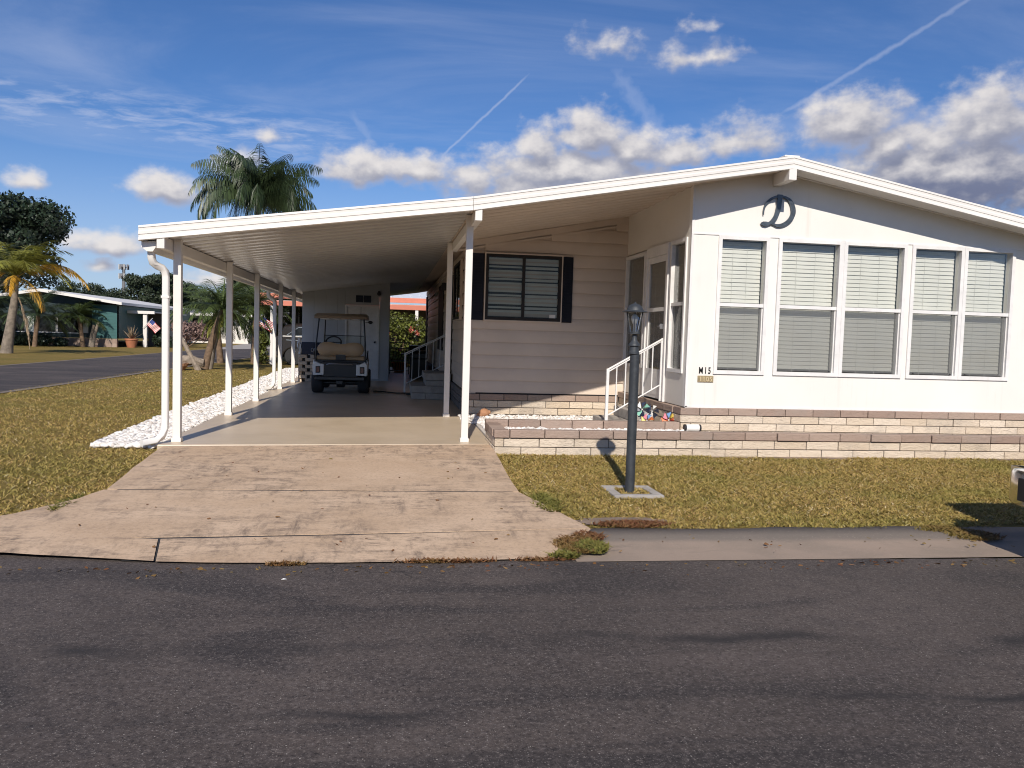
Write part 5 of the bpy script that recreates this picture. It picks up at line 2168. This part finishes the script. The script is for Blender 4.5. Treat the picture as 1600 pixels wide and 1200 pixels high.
def tree(name, label, base, h, crown_c, crown_r, ncl, cr, nleaf, leaf, mat, bark='bark', tr=.25, group=None, cat='tree', shell=.5):
    """origin based tree; base is the world position"""
    t = thing(name, label, cat, (0, 0, 0), group)
    cl = clumps(crown_c, crown_r, ncl, cr[0], cr[1])
    tm = MB()
    zc = crown_c[2]
    tm.tube([(0, 0, -.2), (.02, 0, h * .15), (-.05, .03, h * .35), (crown_c[0] * .6, crown_c[1] * .6, max(zc - crown_r[2] * .3, h * .4)), (crown_c[0], crown_c[1], zc + crown_r[2] * .4)], [tr * 1.35, tr, tr * .85, tr * .6, tr * .15], 10)
    for b in cl[:9]:
        tm.tube([(crown_c[0] * .3, crown_c[1] * .3, h * .36), ((b[0] + crown_c[0] * .3) / 2 + .1, (b[1]) / 2, (b[2] + h * .36) / 2 + .15), (b[0], b[1], b[2])], [tr * .45, tr * .3, tr * .08], 6)
    tm.build('trunk', bark, t, smooth=True)
    V, F = leaf_cloud(cl, nleaf, leaf, shell)
    arrays('crown', V, F, mat, t)
    t.matrix_basis = Matrix.Translation(base)
    return t


def frond(p0, az, el, L, droop, leaf, n=34, ldroop=.5, w=.035, start=.15, twist=0.0, sidek=1.0):
    """one feather frond; returns V,F of rachis and leaflets"""
    V, F = [], []
    p = np.array(p0, float)
    ca, sa = math.cos(az), math.sin(az)
    side = np.array([-sa, ca, 0.])
    pts, tans = [], []
    K = 26
    for i in range(K + 1):
        t = i / K
        e = el - droop * t ** 1.25
        tg = np.array([ca * math.cos(e), sa * math.cos(e), math.sin(e)])
        pts.append(p.copy())
        tans.append(tg)
        p = p + tg * L / K
    pts, tans = np.array(pts), np.array(tans)
    # rachis ribbon
    for i in range(K):
        wd0, wd1 = .030 * (1 - i / K) + .006, .030 * (1 - (i + 1) / K) + .006
        o = len(V)
        V += [pts[i] - side * wd0, pts[i] + side * wd0, pts[i + 1] + side * wd1, pts[i + 1] - side * wd1]
        F.append((o, o + 1, o + 2, o + 3))
    for i in range(n):
        t = start + (1 - start) * (i + .5) / n
        f = t * K
        a = int(min(K - 1, f))
        u = f - a
        c = pts[a] * (1 - u) + pts[a + 1] * u
        tg = tans[a]
        nrm = np.cross(tg, side)
        ll = leaf * (math.sin(PI * min(1, .12 + t * .86)) ** .6) * random.uniform(.85, 1.12)
        for s in (-1, 1):
            vrt = random.uniform(-.15, .45)
            d = side * s * sidek + tg * (.55 + .5 * t) - nrm * vrt * (-1 if nrm[2] > 0 else 1)
            d /= np.linalg.norm(d)
            q = c.copy()
            prev = None
            wdt = w * random.uniform(.8, 1.2)
            wv = np.cross(d, np.array([0, 0, 1.]))
            nn = np.linalg.norm(wv)
            wv = wv / nn if nn > .05 else side
            wv = wv * .6 + tg * .6
            o = len(V)
            for j, wk in enumerate((.5, 1.0, .12)):
                V += [q - wv * wdt * wk * .5, q + wv * wdt * wk * .5]
                d = d + np.array([0, 0, -ldroop * (.6 + .4 * random.random())])
                d /= np.linalg.norm(d)
                q = q + d * ll / 2
            F += [(o, o + 1, o + 3, o + 2), (o + 2, o + 3, o + 5, o + 4)]
    return V, F


def fronds(specs):
    V, F = [], []
    for sp in specs:
        v, f = frond(**sp)
        o = len(V)
        V += v
        F += [tuple(i + o for i in q) for q in f]
    return V, F


# ------------------------------------------------------------------ queen palm behind the carport roof
qp = thing('queen_palm', 'tall queen palm with drooping dark fronds rising above the carport roof', 'palm', (-5.95, 38.0, -.1))
qc = (-5.95, 38.0, 6.9)
MB().tube([(-5.95, 38, -.2), (-5.98, 38, 1.0), (-5.93, 38, 3.5), (-5.95, 38, 5.6), (-5.95, 38, 7.0)], [.26, .19, .165, .15, .10], 14).build('trunk', 'bark', qp, smooth=True)
sp = []
for i in range(64):
    az = 2 * PI * i / 64 * 9.2 + random.uniform(-.2, .2)
    k = i / 64
    el = lerp(1.5, .5, k) + random.uniform(-.1, .1)
    sp.append(dict(p0=(qc[0], qc[1], qc[2] - .05), az=az, el=el, L=random.uniform(2.9, 3.9) * (.80 if k < .15 else 1), droop=lerp(1.0, 2.75, k ** .55), leaf=.95, n=46, ldroop=1.7, w=.044))
for i in range(12):
    sp.append(dict(p0=(qc[0], qc[1], qc[2]), az=-1.57 + PI * (i % 2) + random.uniform(-.7, .7), el=random.uniform(1.25, 1.5), L=random.uniform(2.3, 2.9), droop=random.uniform(.9, 1.6), leaf=.85, n=44, ldroop=.9, w=.046))
V, F = fronds(sp)
arrays('crown', V, F, 'palm_dark', qp)
V, F = [], []
ff = MB()
for k in range(7):
    a = random.uniform(-.6, 1.0)
    ff.tube([(qc[0] + .1, qc[1] - .2, 6.7), (qc[0] + .35 * a, qc[1] - .7, 6.75), (qc[0] + .5 * a, qc[1] - .9, 6.1)], [.02, .015, .008], 5)
ff.build('flower_stalk', 'palm_lime', qp)

# ------------------------------------------------------------------ yellowing palm at the far left
lpq = thing('palm', 'leaning grey trunked palm with yellow hanging fronds on the far lawn', 'palm', (-16.3, 38.0, -.1))
pc_ = (-15.85, 37.9, 3.15)
MB().tube([(-16.32, 38, -.2), (-16.28, 38, .25), (-16.15, 38, 1.1), (-15.98, 37.95, 2.1), (-15.86, 37.9, 3.25)], [.26, .23, .19, .15, .10], 14).build('trunk', 'bark', lpq, smooth=True)
sp = []
for i in range(28):
    az = 2 * PI * i / 28 * 3.62 + .3 + random.uniform(-.25, .25)
    sp.append(dict(p0=pc_, az=az, el=random.uniform(.55, 1.45), L=random.uniform(2.2, 2.9), droop=random.uniform(1.3, 1.9), leaf=.62, n=40, ldroop=.45, w=.05))
V, F = fronds(sp)
arrays('crown', V, F, 'palm_lime', lpq)
for (az, el, L, dr, lf) in ((-.12, .62, 3.5, 1.75, .62), (-.55, -.15, 2.3, 1.35, .55), (PI + .1, .45, 2.8, 1.9, .6), (-1.35, .25, 2.0, 1.7, .5), (.45, .8, 3.0, 1.9, .6)):
    V, F = frond(pc_, az, el, L, dr, lf, 46, .75, .055)
    arrays('yellow_frond', V, F, 'palm_yellow', lpq)
V, F = frond((-15.75, 37.8, 2.3), -.6, -1.0, 2.3, .55, .35, 30, .9, .05, sidek=.35)
arrays('dead_frond', V, F, 'palm_dead', lpq)

# ------------------------------------------------------------------ small palms by the side road
def small_palm(base, lean, h, R, label, mat='palm_green', nfr=36, group='small palms beside the side road', leaf=.36, skirt=True, extra=()):
    t = thing('small_palm', label, 'palm', base, group)
    bx, by, bz = base
    top = (bx + lean[0], by + lean[1], bz + h)
    MB().tube([(bx, by, bz - .1), (lerp(bx, top[0], .25), lerp(by, top[1], .25), bz + h * .3), (lerp(bx, top[0], .65), lerp(by, top[1], .65), bz + h * .7), top], [.14, .115, .12, .09], 12).build('trunk', 'bark_brown', t, smooth=True)
    for (dx, l2, h2) in extra:
        MB().tube([(bx + dx, by + .1, bz - .1), (bx + dx + l2 * .4, by + .1, bz + h2 * .5), (bx + dx + l2, by + .1, bz + h2)], [.12, .10, .07], 10).build('trunk', 'bark', t, smooth=True)
    sp = []
    for i in range(nfr):
        az = 2 * PI * i / nfr * 2.4 + random.uniform(-.2, .2)
        el = lerp(1.35, -.1, i / nfr) + random.uniform(-.12, .12)
        sp.append(dict(p0=top, az=az, el=el, L=R * random.uniform(.95, 1.2), droop=random.uniform(1.1, 1.7), leaf=leaf, n=34, ldroop=.35, w=.036))
    V, F = fronds(sp)
    arrays('crown', V, F, mat, t)
    if skirt:
        V, F = fronds([dict(p0=(top[0], top[1], top[2] - .05), az=random.uniform(0, 6.3), el=-.7, L=R * .6, droop=.8, leaf=leaf * .7, n=20, ldroop=.5, w=.03) for _ in range(4)])
        arrays('old_frond', V, F, 'palm_lime', t)
    return t


small_palm((-6.05, 28.1, -.1), (.55, .1, 0), 1.95, 1.75, 'small dense palm leaning right beside the driftwood, seen between the first two posts', extra=((.12, .30, 1.3),))
small_palm((-5.75, 37.2, -.1), (.02, 0, 0), 1.95, 1.9, 'small dense palm with a straight dark trunk before the queen palm trunk')
small_palm((-5.35, 33.6, -.1), (.1, 0, 0), 2.2, 1.7, 'slim palm with a thin dark trunk behind the second carport post', skirt=False)
small_palm((-4.95, 36.0, -.1), (.1, .2, 0), 1.7, 1.5, 'small palm beside the coral carport post')
small_palm((-17.75, 51.0, -.1), (-.25, 0, 0), 1.75, 1.45, 'double trunked pale palm before the right end of the teal house', extra=((.45, .35, 1.45), (.35, .2, 1.3)), leaf=.45, skirt=False, group='small palms before the teal house')
small_palm((-19.6, 49.0, -.1), (.2, 0, 0), 1.75, 2.3, 'dark bushy palm before the middle of the teal house', mat='palm_dark', leaf=.5, skirt=False, group='small palms before the teal house')

small_palm((-22.0, 48.6, -.1), (-.2, 0, 0), 2.1, 2.4, 'dark feathery palm behind the yellow palm trunk', mat='palm_dark', leaf=.5, skirt=False, group='small palms before the teal house')
small_palm((-6.5, 33.0, -.1), (-.2, 0, 0), 1.9, 1.7, 'small green palm behind the driftwood branch')

# driftwood pile
dw = thing('driftwood', 'weathered driftwood stump with an upright bare branch on the lawn by the side road', 'driftwood', (-6.3, 27.4, -.1))
d = MB()
rings = []
for k in range(9):
    t = k / 8
    r = .17 * (1 - .35 * t) * random.uniform(.8, 1.2)
    rings.append([(-6.75 + .85 * t, 27.4 + r * math.cos(q) * random.uniform(.8, 1.2), .10 + .12 * math.sin(3 * t) + r * math.sin(q) * random.uniform(.8, 1.2)) for q in [2 * PI * i / 10 for i in range(10)]])
d.loft(rings)
d.build('log', 'wood_grey', dw)
d = MB()
d.tube([(-6.05, 27.3, -.12), (-6.3, 27.35, .35), (-6.62, 27.4, .95), (-6.85, 27.4, 1.25)], [.10, .075, .06, .045], 8)
d.build('branch', 'wood_grey', dw)
d = MB()
d.lathe([(.10, -.12), (.22, .02), (.25, .10), (.22, .10), (.18, .04)], (-6.55, 27.1, .02), 14)
d.build('broken_bowl', 'clay', dw)

# ------------------------------------------------------------------ big oak behind the teal house, row of trees at the back
ox, oy = polar(-22.9, 64)
tree('oak_tree', 'large dark oak crown rising behind the teal house at the left edge', (ox - 1.3, oy, -.1), 10, (.3, 0, 7.0), (4.2, 4.2, 2.8), 40, (.8, 1.6), 24000, .25, 'leaf_dark', tr=.45)
kinds = [
    tree('broadleaf_tree', 'x', (0, 0, 0), 7, (0, 0, 4.6), (2.6, 2.4, 2.2), 20, (.8, 1.5), 8000, .26, 'leaf_pine', tr=.25),
    tree('pine_tree', 'x', (0, 0, 0), 8, (0, 0, 4.9), (1.8, 1.8, 3.0), 22, (.5, 1.1), 7600, .24, 'leaf_pine', tr=.22),
    tree('bushy_tree', 'x', (0, 0, 0), 6, (0, 0, 3.9), (2.9, 2.6, 2.3), 22, (.8, 1.4), 8000, .27, 'leaf_mid', tr=.25),
]
row = [(-19.6, 92, 0, 0.75, 'round dark tree behind the teal house roof end'), (-18.3, 98, 0, 0.78, 'dark round tree between the teal house and the mast'),
       (-17.2, 90, 0, 0.68, 'dark tree at the foot of the mast'), (-15.9, 95, 1, 0.92, 'pointed dark pine just right of the mast'),
       (-15.0, 104, 1, 1.00, 'tall thin pine second right of the mast'), (-14.2, 96, 1, 0.98, 'tall pine left of the first carport post'),
       (-13.1, 100, 0, 0.89, 'dark tree directly behind the first carport post'), (-14.7, 80, 2, 0.52, 'lighter green bushy tree in front of the pines by the first post'),
       (-11.9, 92, 2, 0.83, 'bushy green tree right of the first carport post'), (-10.7, 88, 0, 0.81, 'dark tree behind the leaning small palm'),
       (-9.6, 96, 1, 0.97, 'pointed tree right of the second carport post'), (-8.4, 84, 2, 0.74, 'bushy tree behind the queen palm trunk'),
       (-7.2, 90, 0, 0.81, 'dark tree left of the third carport post'), (-5.8, 80, 2, 0.74, 'bushy tree behind the coral carport'),
       (-21.6, 80, 2, 0.70, 'green tree left of the teal house behind the palm'), (-24.5, 70, 0, 0.90, 'dark tree beyond the yellow palm at the left edge')]
used = set()
for (az, dd_, k, s, lab) in row:
    x, y = polar(az, dd_)
    g_ = 'trees standing in a row far behind the houses'
    if k not in used:
        used.add(k)
        o = kinds[k]
        o.matrix_basis = Matrix.Translation((x, y, -.1)) @ Matrix.Scale(s, 4)
        o['label'] = lab
        o['group'] = g_
    else:
        dup(kinds[k], (x, y, -.1), lab, random.uniform(0, 6), s, g_)

# ------------------------------------------------------------------ flowering hedge seen through the gap beside the shed
hg = thing('hedge', 'tall yellow green flowering shrub behind the black iron gate', 'hedge', (.5, 32.2, -.1))
cl = [(x, 32.2 + random.uniform(-.3, .3), z, .34, .3, .32) for x in np.arange(-1.2, 2.6, .32) for z in (.25, .65, 1.05, 1.45, 1.75 + random.uniform(-.2, .15)) if random.random() < .9]
V, F = leaf_cloud(cl, 9000, .10, .3)
arrays('foliage', V, F, 'leaf_hedge', hg)
stm = MB()
for k in range(12):
    x = -1.0 + k * .3
    stm.tube([(x, 32.2, -.12), (x + random.uniform(-.1, .1), 32.2, .8), (x + random.uniform(-.2, .2), 32.1, 1.7)], [.022, .016, .006], 6)
stm.build('stem', 'bark_brown', hg)
V, F = leaf_cloud([(.78, 31.85, 1.42, .13, .1, .12), (.98, 31.85, 1.30, .10, .1, .1), (-.10, 31.85, 1.25, .07, .08, .10), (.85, 31.85, .45, .10, .1, .10), (.35, 31.85, .62, .07, .08, .06)], 260, .09, .2)
arrays('flowers', V, F, 'flower', hg)

# ------------------------------------------------------------------ neighbour with the coral carport
nh_ = thing('neighbour_house', 'neighbour home with coral carport fascia and white metal roof behind the shed', 'house', (0, 38, -.1))
m = MB()
m.box(-5.02, 8.0, 32.98, 33.06, 2.20, 2.40)
m.build('fascia', 'coral', nh_, bevel=.01)
m = MB()
m.box(-5.25, 8.0, 33.6, 33.68, 2.50, 2.70)
m.build('upper_fascia', 'coral', nh_, bevel=.01)
m = MB()
m.box(-5.0, 8.0, 33.065, 38.5, 2.36, 2.41)
m.build('carport_roof', 'alu_white', nh_)
m = MB()
m.add([(-5.25, 33.69, 2.68), (8, 33.69, 2.68), (8, 40, 3.6), (-5.25, 40, 3.6), (-5.25, 33.69, 2.60), (8, 33.69, 2.60), (8, 40, 3.5), (-5.25, 40, 3.5)], [(0, 1, 2, 3), (4, 7, 6, 5), (0, 4, 5, 1), (1, 5, 6, 2), (2, 6, 7, 3), (3, 7, 4, 0)])
for k in range(33):
    x = -5.2 + k * .4
    m.bar((x, 33.69, 2.70), (x, 40, 3.62), .03, .05)
m.build('roof', 'roof_metal', nh_)
for x in (-4.6, -1.9, 1.0, 4.0):
    MB().box(x - .06, x + .06, 33.0, 33.12, -.1, 2.20).build('post', 'white', nh_)
m = MB()
m.box(-4.6, 8, 38.5, 38.6, -.1, 2.6)
m.build('wall', 'brown_siding', nh_)
for x in (-4.2, -3.2, -2.2, -1.2):
    f_ = MB()
    f_.box(x, x + .06, 38.42, 38.5, .0, 2.3)
    f_.build('window_frame', 'frame', nh_)
m = MB()
m.box(-4.1, -1.2, 38.46, 38.495, .8, 2.2)
m.build('window', 'carglass', nh_)

# ------------------------------------------------------------------ teal house and its carport, far left
th = thing('teal_house', 'low teal house with white roof edge and brick skirt behind the palms', 'house', (-21, 55, -.1))
TY = 52.0
rz_ = lambda x: interp(x, [(-26, 2.05), (-20.2, 3.05), (-15.7, 2.42)])
m = MB()
m.prism([(-26, .42), (-17.6, .42), (-17.6, rz_(-17.6) - .02), (-20.2, rz_(-20.2) - .02), (-26, rz_(-26) - .02)], 'y', TY, 70)
m.build('wall', 'teal_shaded', th)
m = MB()
z = .42
while z < 2.3:
    m.box(-17.6, -16.2, TY - .02, TY + .3, z, min(z + .18, 2.4))
    z += .185
m.box(-17.6, -16.2, TY + .02, 70, .42, 2.42)
m.build('end_siding', 'teal', th)
m = MB()
course(m, 'x', TY, -26, -16.2, -.1, .15, -.05, .2, L=.5)
course(m, 'x', TY, -26, -16.2, .15, .41, -.05, .2, L=.5, off=.25)
m.build('skirting', 'block_brown', th)
m = MB()
m.prism([(-26.4, rz_(-26.4)), (-20.2, rz_(-20.2)), (-15.7, rz_(-15.7)), (-15.7, rz_(-15.7) + .16), (-20.2, rz_(-20.2) + .17), (-26.4, rz_(-26.4) + .16)], 'y', 51.2, 70)
m.build('roof', 'white', th)
for (x0_, x1_) in ((-24.6, -23.4), (-23.3, -22.1), (-22.0, -21.3), (-20.8, -19.6), (-19.5, -18.3)):
    f_ = MB()
    f_.box(x0_, x1_, TY - .04, TY - .001, .72, 1.62)
    w = f_.build('window', 'carglass', th)
    e = MB()
    e.box(x0_ - .04, x1_ + .04, TY - .06, TY - .041, .66, .72)
    e.box(x0_ - .04, x0_, TY - .06, TY - .041, .72, 1.62)
    e.box(x1_, x1_ + .04, TY - .06, TY - .041, .72, 1.62)
    e.build('frame', 'frame', w)
for x in (-21.2, -18.15):
    MB().box(x, x + .34, TY - .05, TY - .01, .70, 1.62).build('shutter', 'blind_dark', th)
tc = thing('side_carport', 'white edged flat carport in deep shade attached right of the teal house', 'carport', (-15.6, 56, -.1))
m = MB()
m.box(-16.8, -14.6, 53.9, 54.05, 1.98, 2.16)
m.build('fascia', 'white', tc)
m = MB()
m.box(-16.8, -14.6, 54.06, 62, 2.05, 2.12)
m.build('roof', 'white', tc)
MB().box(-15.3, -15.08, 54.0, 54.2, -.1, 1.98).build('post', 'white', tc)
MB().box(-16.1, -15.0, 58, 58.1, -.1, 2.05).build('back_wall', 'brown_siding', tc)
pp = thing('potted_plant', 'big terracotta pot with a spiky plant beside the far carport post', 'potted plant', (-15.5, 52.4, -.1))
MB().lathe([(.24, -.1), (.30, .12), (.36, .36), (.39, .36), (.39, .44), (.33, .44), (.30, .36), (0, .36)], (-15.5, 52.4, 0), 20).build('pot', 'terracotta', pp, smooth=True)
V, F = [], []
for k in range(60):
    a = random.uniform(0, 6.28)
    e = random.uniform(.5, 1.5)
    L = random.uniform(.5, .95)
    o = len(V)
    dv = np.array([math.cos(a) * math.cos(e), math.sin(a) * math.cos(e), math.sin(e)])
    sv_ = np.array([-math.sin(a), math.cos(a), 0]) * .035
    c = np.array([-15.5, 52.4, .38])
    V += [c - sv_, c + sv_, c + dv * L + sv_ * .1, c + dv * L - sv_ * .1]
    F.append((o, o + 1, o + 2, o + 3))
arrays('leaves', V, F, 'palm_dead', pp)

# houses further along the side road
wh = thing('white_house', 'white house with pale columns and dark porch far down the side road', 'house', (-11, 72, -.1))
m = MB()
m.box(-19.5, -6.0, 74, 84, -.1, 2.3)
m.build('wall', 'white', wh)
m = MB()
m.prism([(73.0, 2.25), (79, 2.75), (85, 2.25), (85, 2.40), (79, 2.92), (73.0, 2.42)], 'x', -20, -5.6)
m.build('roof', 'grey_roof', wh)
MB().box(-20, -5.6, 72.9, 73.0, 2.22, 2.44).build('fascia', 'white', wh)
for x in (-17.3, -12.35, -9.6, -8.0):
    MB().box(x, x + .25, 73.1, 73.35, -.1, 2.25).build('column', 'white', wh)
for (a, b_) in ((-16.9, -15.4), (-12.05, -10.1), (-9.0, -8.3)):
    MB().box(a, b_, 73.93, 73.99, .1, 2.0).build('window', 'carglass', wh)
dvw = MB()
dvw.add([(-10.9, 52, zl(60) + .02), (-8.2, 58, zl(60) + .02), (-9.0, 73, zl(60) + .02), (-12.5, 73, zl(60) + .02)], [(0, 1, 2, 3)])
struct(dvw.build('path', 'concrete'))


def bush(label, base, blobs, n, leaf, mat, name='shrub'):
    t = thing(name, label, 'shrub', base)
    V, F = leaf_cloud([(base[0] + b[0], base[1] + b[1], base[2] + b[2], b[3], b[3], b[4]) for b in blobs], n, leaf, .3)
    arrays('foliage', V, F, mat, t)
    s = MB()
    for b in blobs:
        s.tube([(base[0], base[1], base[2] - .05), (base[0] + b[0] * .6, base[1] + b[1] * .6, base[2] + b[2] * .6), (base[0] + b[0], base[1] + b[1], base[2] + b[2])], [.05, .03, .01], 6)
    s.build('stem', 'bark_brown', t)
    return t


bush('dark green shrub right of the far carport post', (-14.35, 54.5, -.1), [(0, 0, .5, .55, .5), (.5, .1, .35, .4, .35), (.1, 0, .95, .4, .4)], 2600, .16, 'leaf_dark')
bush('thin pinkish blossoming shrub beside the flag', (-13.3, 56.5, -.1), [(0, 0, 1.0, .8, .7), (.7, .2, 1.2, .7, .6), (-.5, 0, 1.4, .6, .5), (1.2, 0, .8, .5, .5)], 2600, .15, 'flower_white')
bush('dark shrub under the left end of the teal house windows', (-22.6, 50.8, -.1), [(0, 0, .5, .8, .6), (.9, 0, .4, .6, .5), (-.9, 0, .7, .8, .8), (-1.4, .3, 1.3, .7, .8)], 3600, .17, 'leaf_dark')
bush('dark shrub under the first window pair of the teal house', (-20.9, 51.0, -.1), [(0, 0, .3, .6, .4), (1.0, 0, .35, .5, .4), (1.9, 0, .25, .4, .3)], 2600, .15, 'leaf_dark')
bush('low shrub beside the white house column', (-9.5, 64.0, -.1), [(0, 0, .5, .6, .5), (.7, 0, .45, .5, .45)], 1600, .16, 'leaf_mid')
bush('low green shrub before the white house between two posts', (-6.9, 58.0, -.1), [(0, 0, .5, .7, .5), (.9, 0, .4, .5, .45), (-.8, 0, .6, .5, .6)], 2200, .16, 'leaf_mid')
bush('golden green shrub at the foot of the coral carport post', (-5.05, 33.2, -.1), [(0, 0, .45, .3, .5), (.1, 0, .95, .22, .4)], 1300, .09, 'leaf_hedge')


# flags
def flag(label, p, w, h, rot):
    t = thing('flag', label, 'flag', p)
    N, K = 13, 13
    V, F, MI = [], [], []
    for j in range(N + 1):
        for i in range(K + 1):
            u, v = i / K, j / N
            x = u * w
            z = -v * h - .10 * u * u * h
            y = .06 * math.sin(u * 9 + v * 2) * u
            ca, sa = math.cos(rot), math.sin(rot)
            V.append((p[0] + x * ca + z * sa, p[1] + y, p[2] - x * sa + z * ca))
    for j in range(N):
        for i in range(K):
            o = j * (K + 1) + i
            F.append((o, o + 1, o + K + 2, o + K + 1))
            MI.append(2 if (i < 5 and j < 7) else (0 if j % 2 == 0 else 1))
    o = arrays('cloth', V, F, ['red_cloth', 'white_cloth', 'blue_cloth'], t)
    o.data.polygons.foreach_set('material_index', np.array(MI, dtype=np.int32))
    o.data.update()
    ca, sa = math.cos(rot), math.sin(rot)
    MB().tube([(p[0] - .02 + .1 * sa, p[1], p[2] + .1 * ca), (p[0] - .02 - (h + .3) * sa, p[1], p[2] - (h + .3) * ca)], .018, 8).build('pole', 'frame', t)
    return t


flag('striped flag with blue corner hanging from the far carport post', (-14.75, 53.9, 1.65), .75, .45, .75)
flag('striped flag hanging on the coral carport corner post', (-4.98, 32.95, 1.75), .6, .36, .42)

# tan car beyond the blossom shrub: a copy of the dark SUV with its own paint
M['tan_car'] = pbr('tan_car_paint', (.42, .34, .25), .3, var=.03, coat=.5)
tcar = dup(sv, (-12.2, 60.0, -.1), 'tan car half hidden behind the blossoming shrub far down the side road', rz=0)
for c in kids(tcar):
    if c.name.startswith(('body', 'cabin')):
        c.material_slots[0].link = 'OBJECT'
        c.material_slots[0].material = M['tan_car']

M['mast_grey'] = pbr('mast_grey', (.16, .16, .17), .6)
M['mast_panel'] = pbr('mast_panel', (.42, .43, .44), .5)
# telephone mast
mx_, my_ = polar(-16.93, 300)
mt = thing('cell_tower', 'grey mobile phone mast with antenna panels far behind the trees', 'mast', (mx_, my_, -.3))
MB().tube([(mx_, my_, -.3), (mx_, my_, 12), (mx_, my_, 21)], [.75, .6, .45], 12).build('mast', 'mast_grey', mt, smooth=True)
for zc in (17.0, 20.0):
    pf = MB()
    pf.lathe([(.4, zc - .15), (1.25, zc - .1), (1.25, zc + .1), (.4, zc + .15)], (mx_, my_, 0), 12)
    pf.build('platform', 'mast_grey', mt)
    for k in range(9):
        a = 2 * PI * k / 9 + .2
        x, y = mx_ + 1.45 * math.cos(a), my_ + 1.45 * math.sin(a)
        MB().box(x - .18, x + .18, y - .12, y + .12, zc - .8, zc + .9).build('antenna_panel', 'mast_panel' if k % 2 else 'mast_grey', mt)
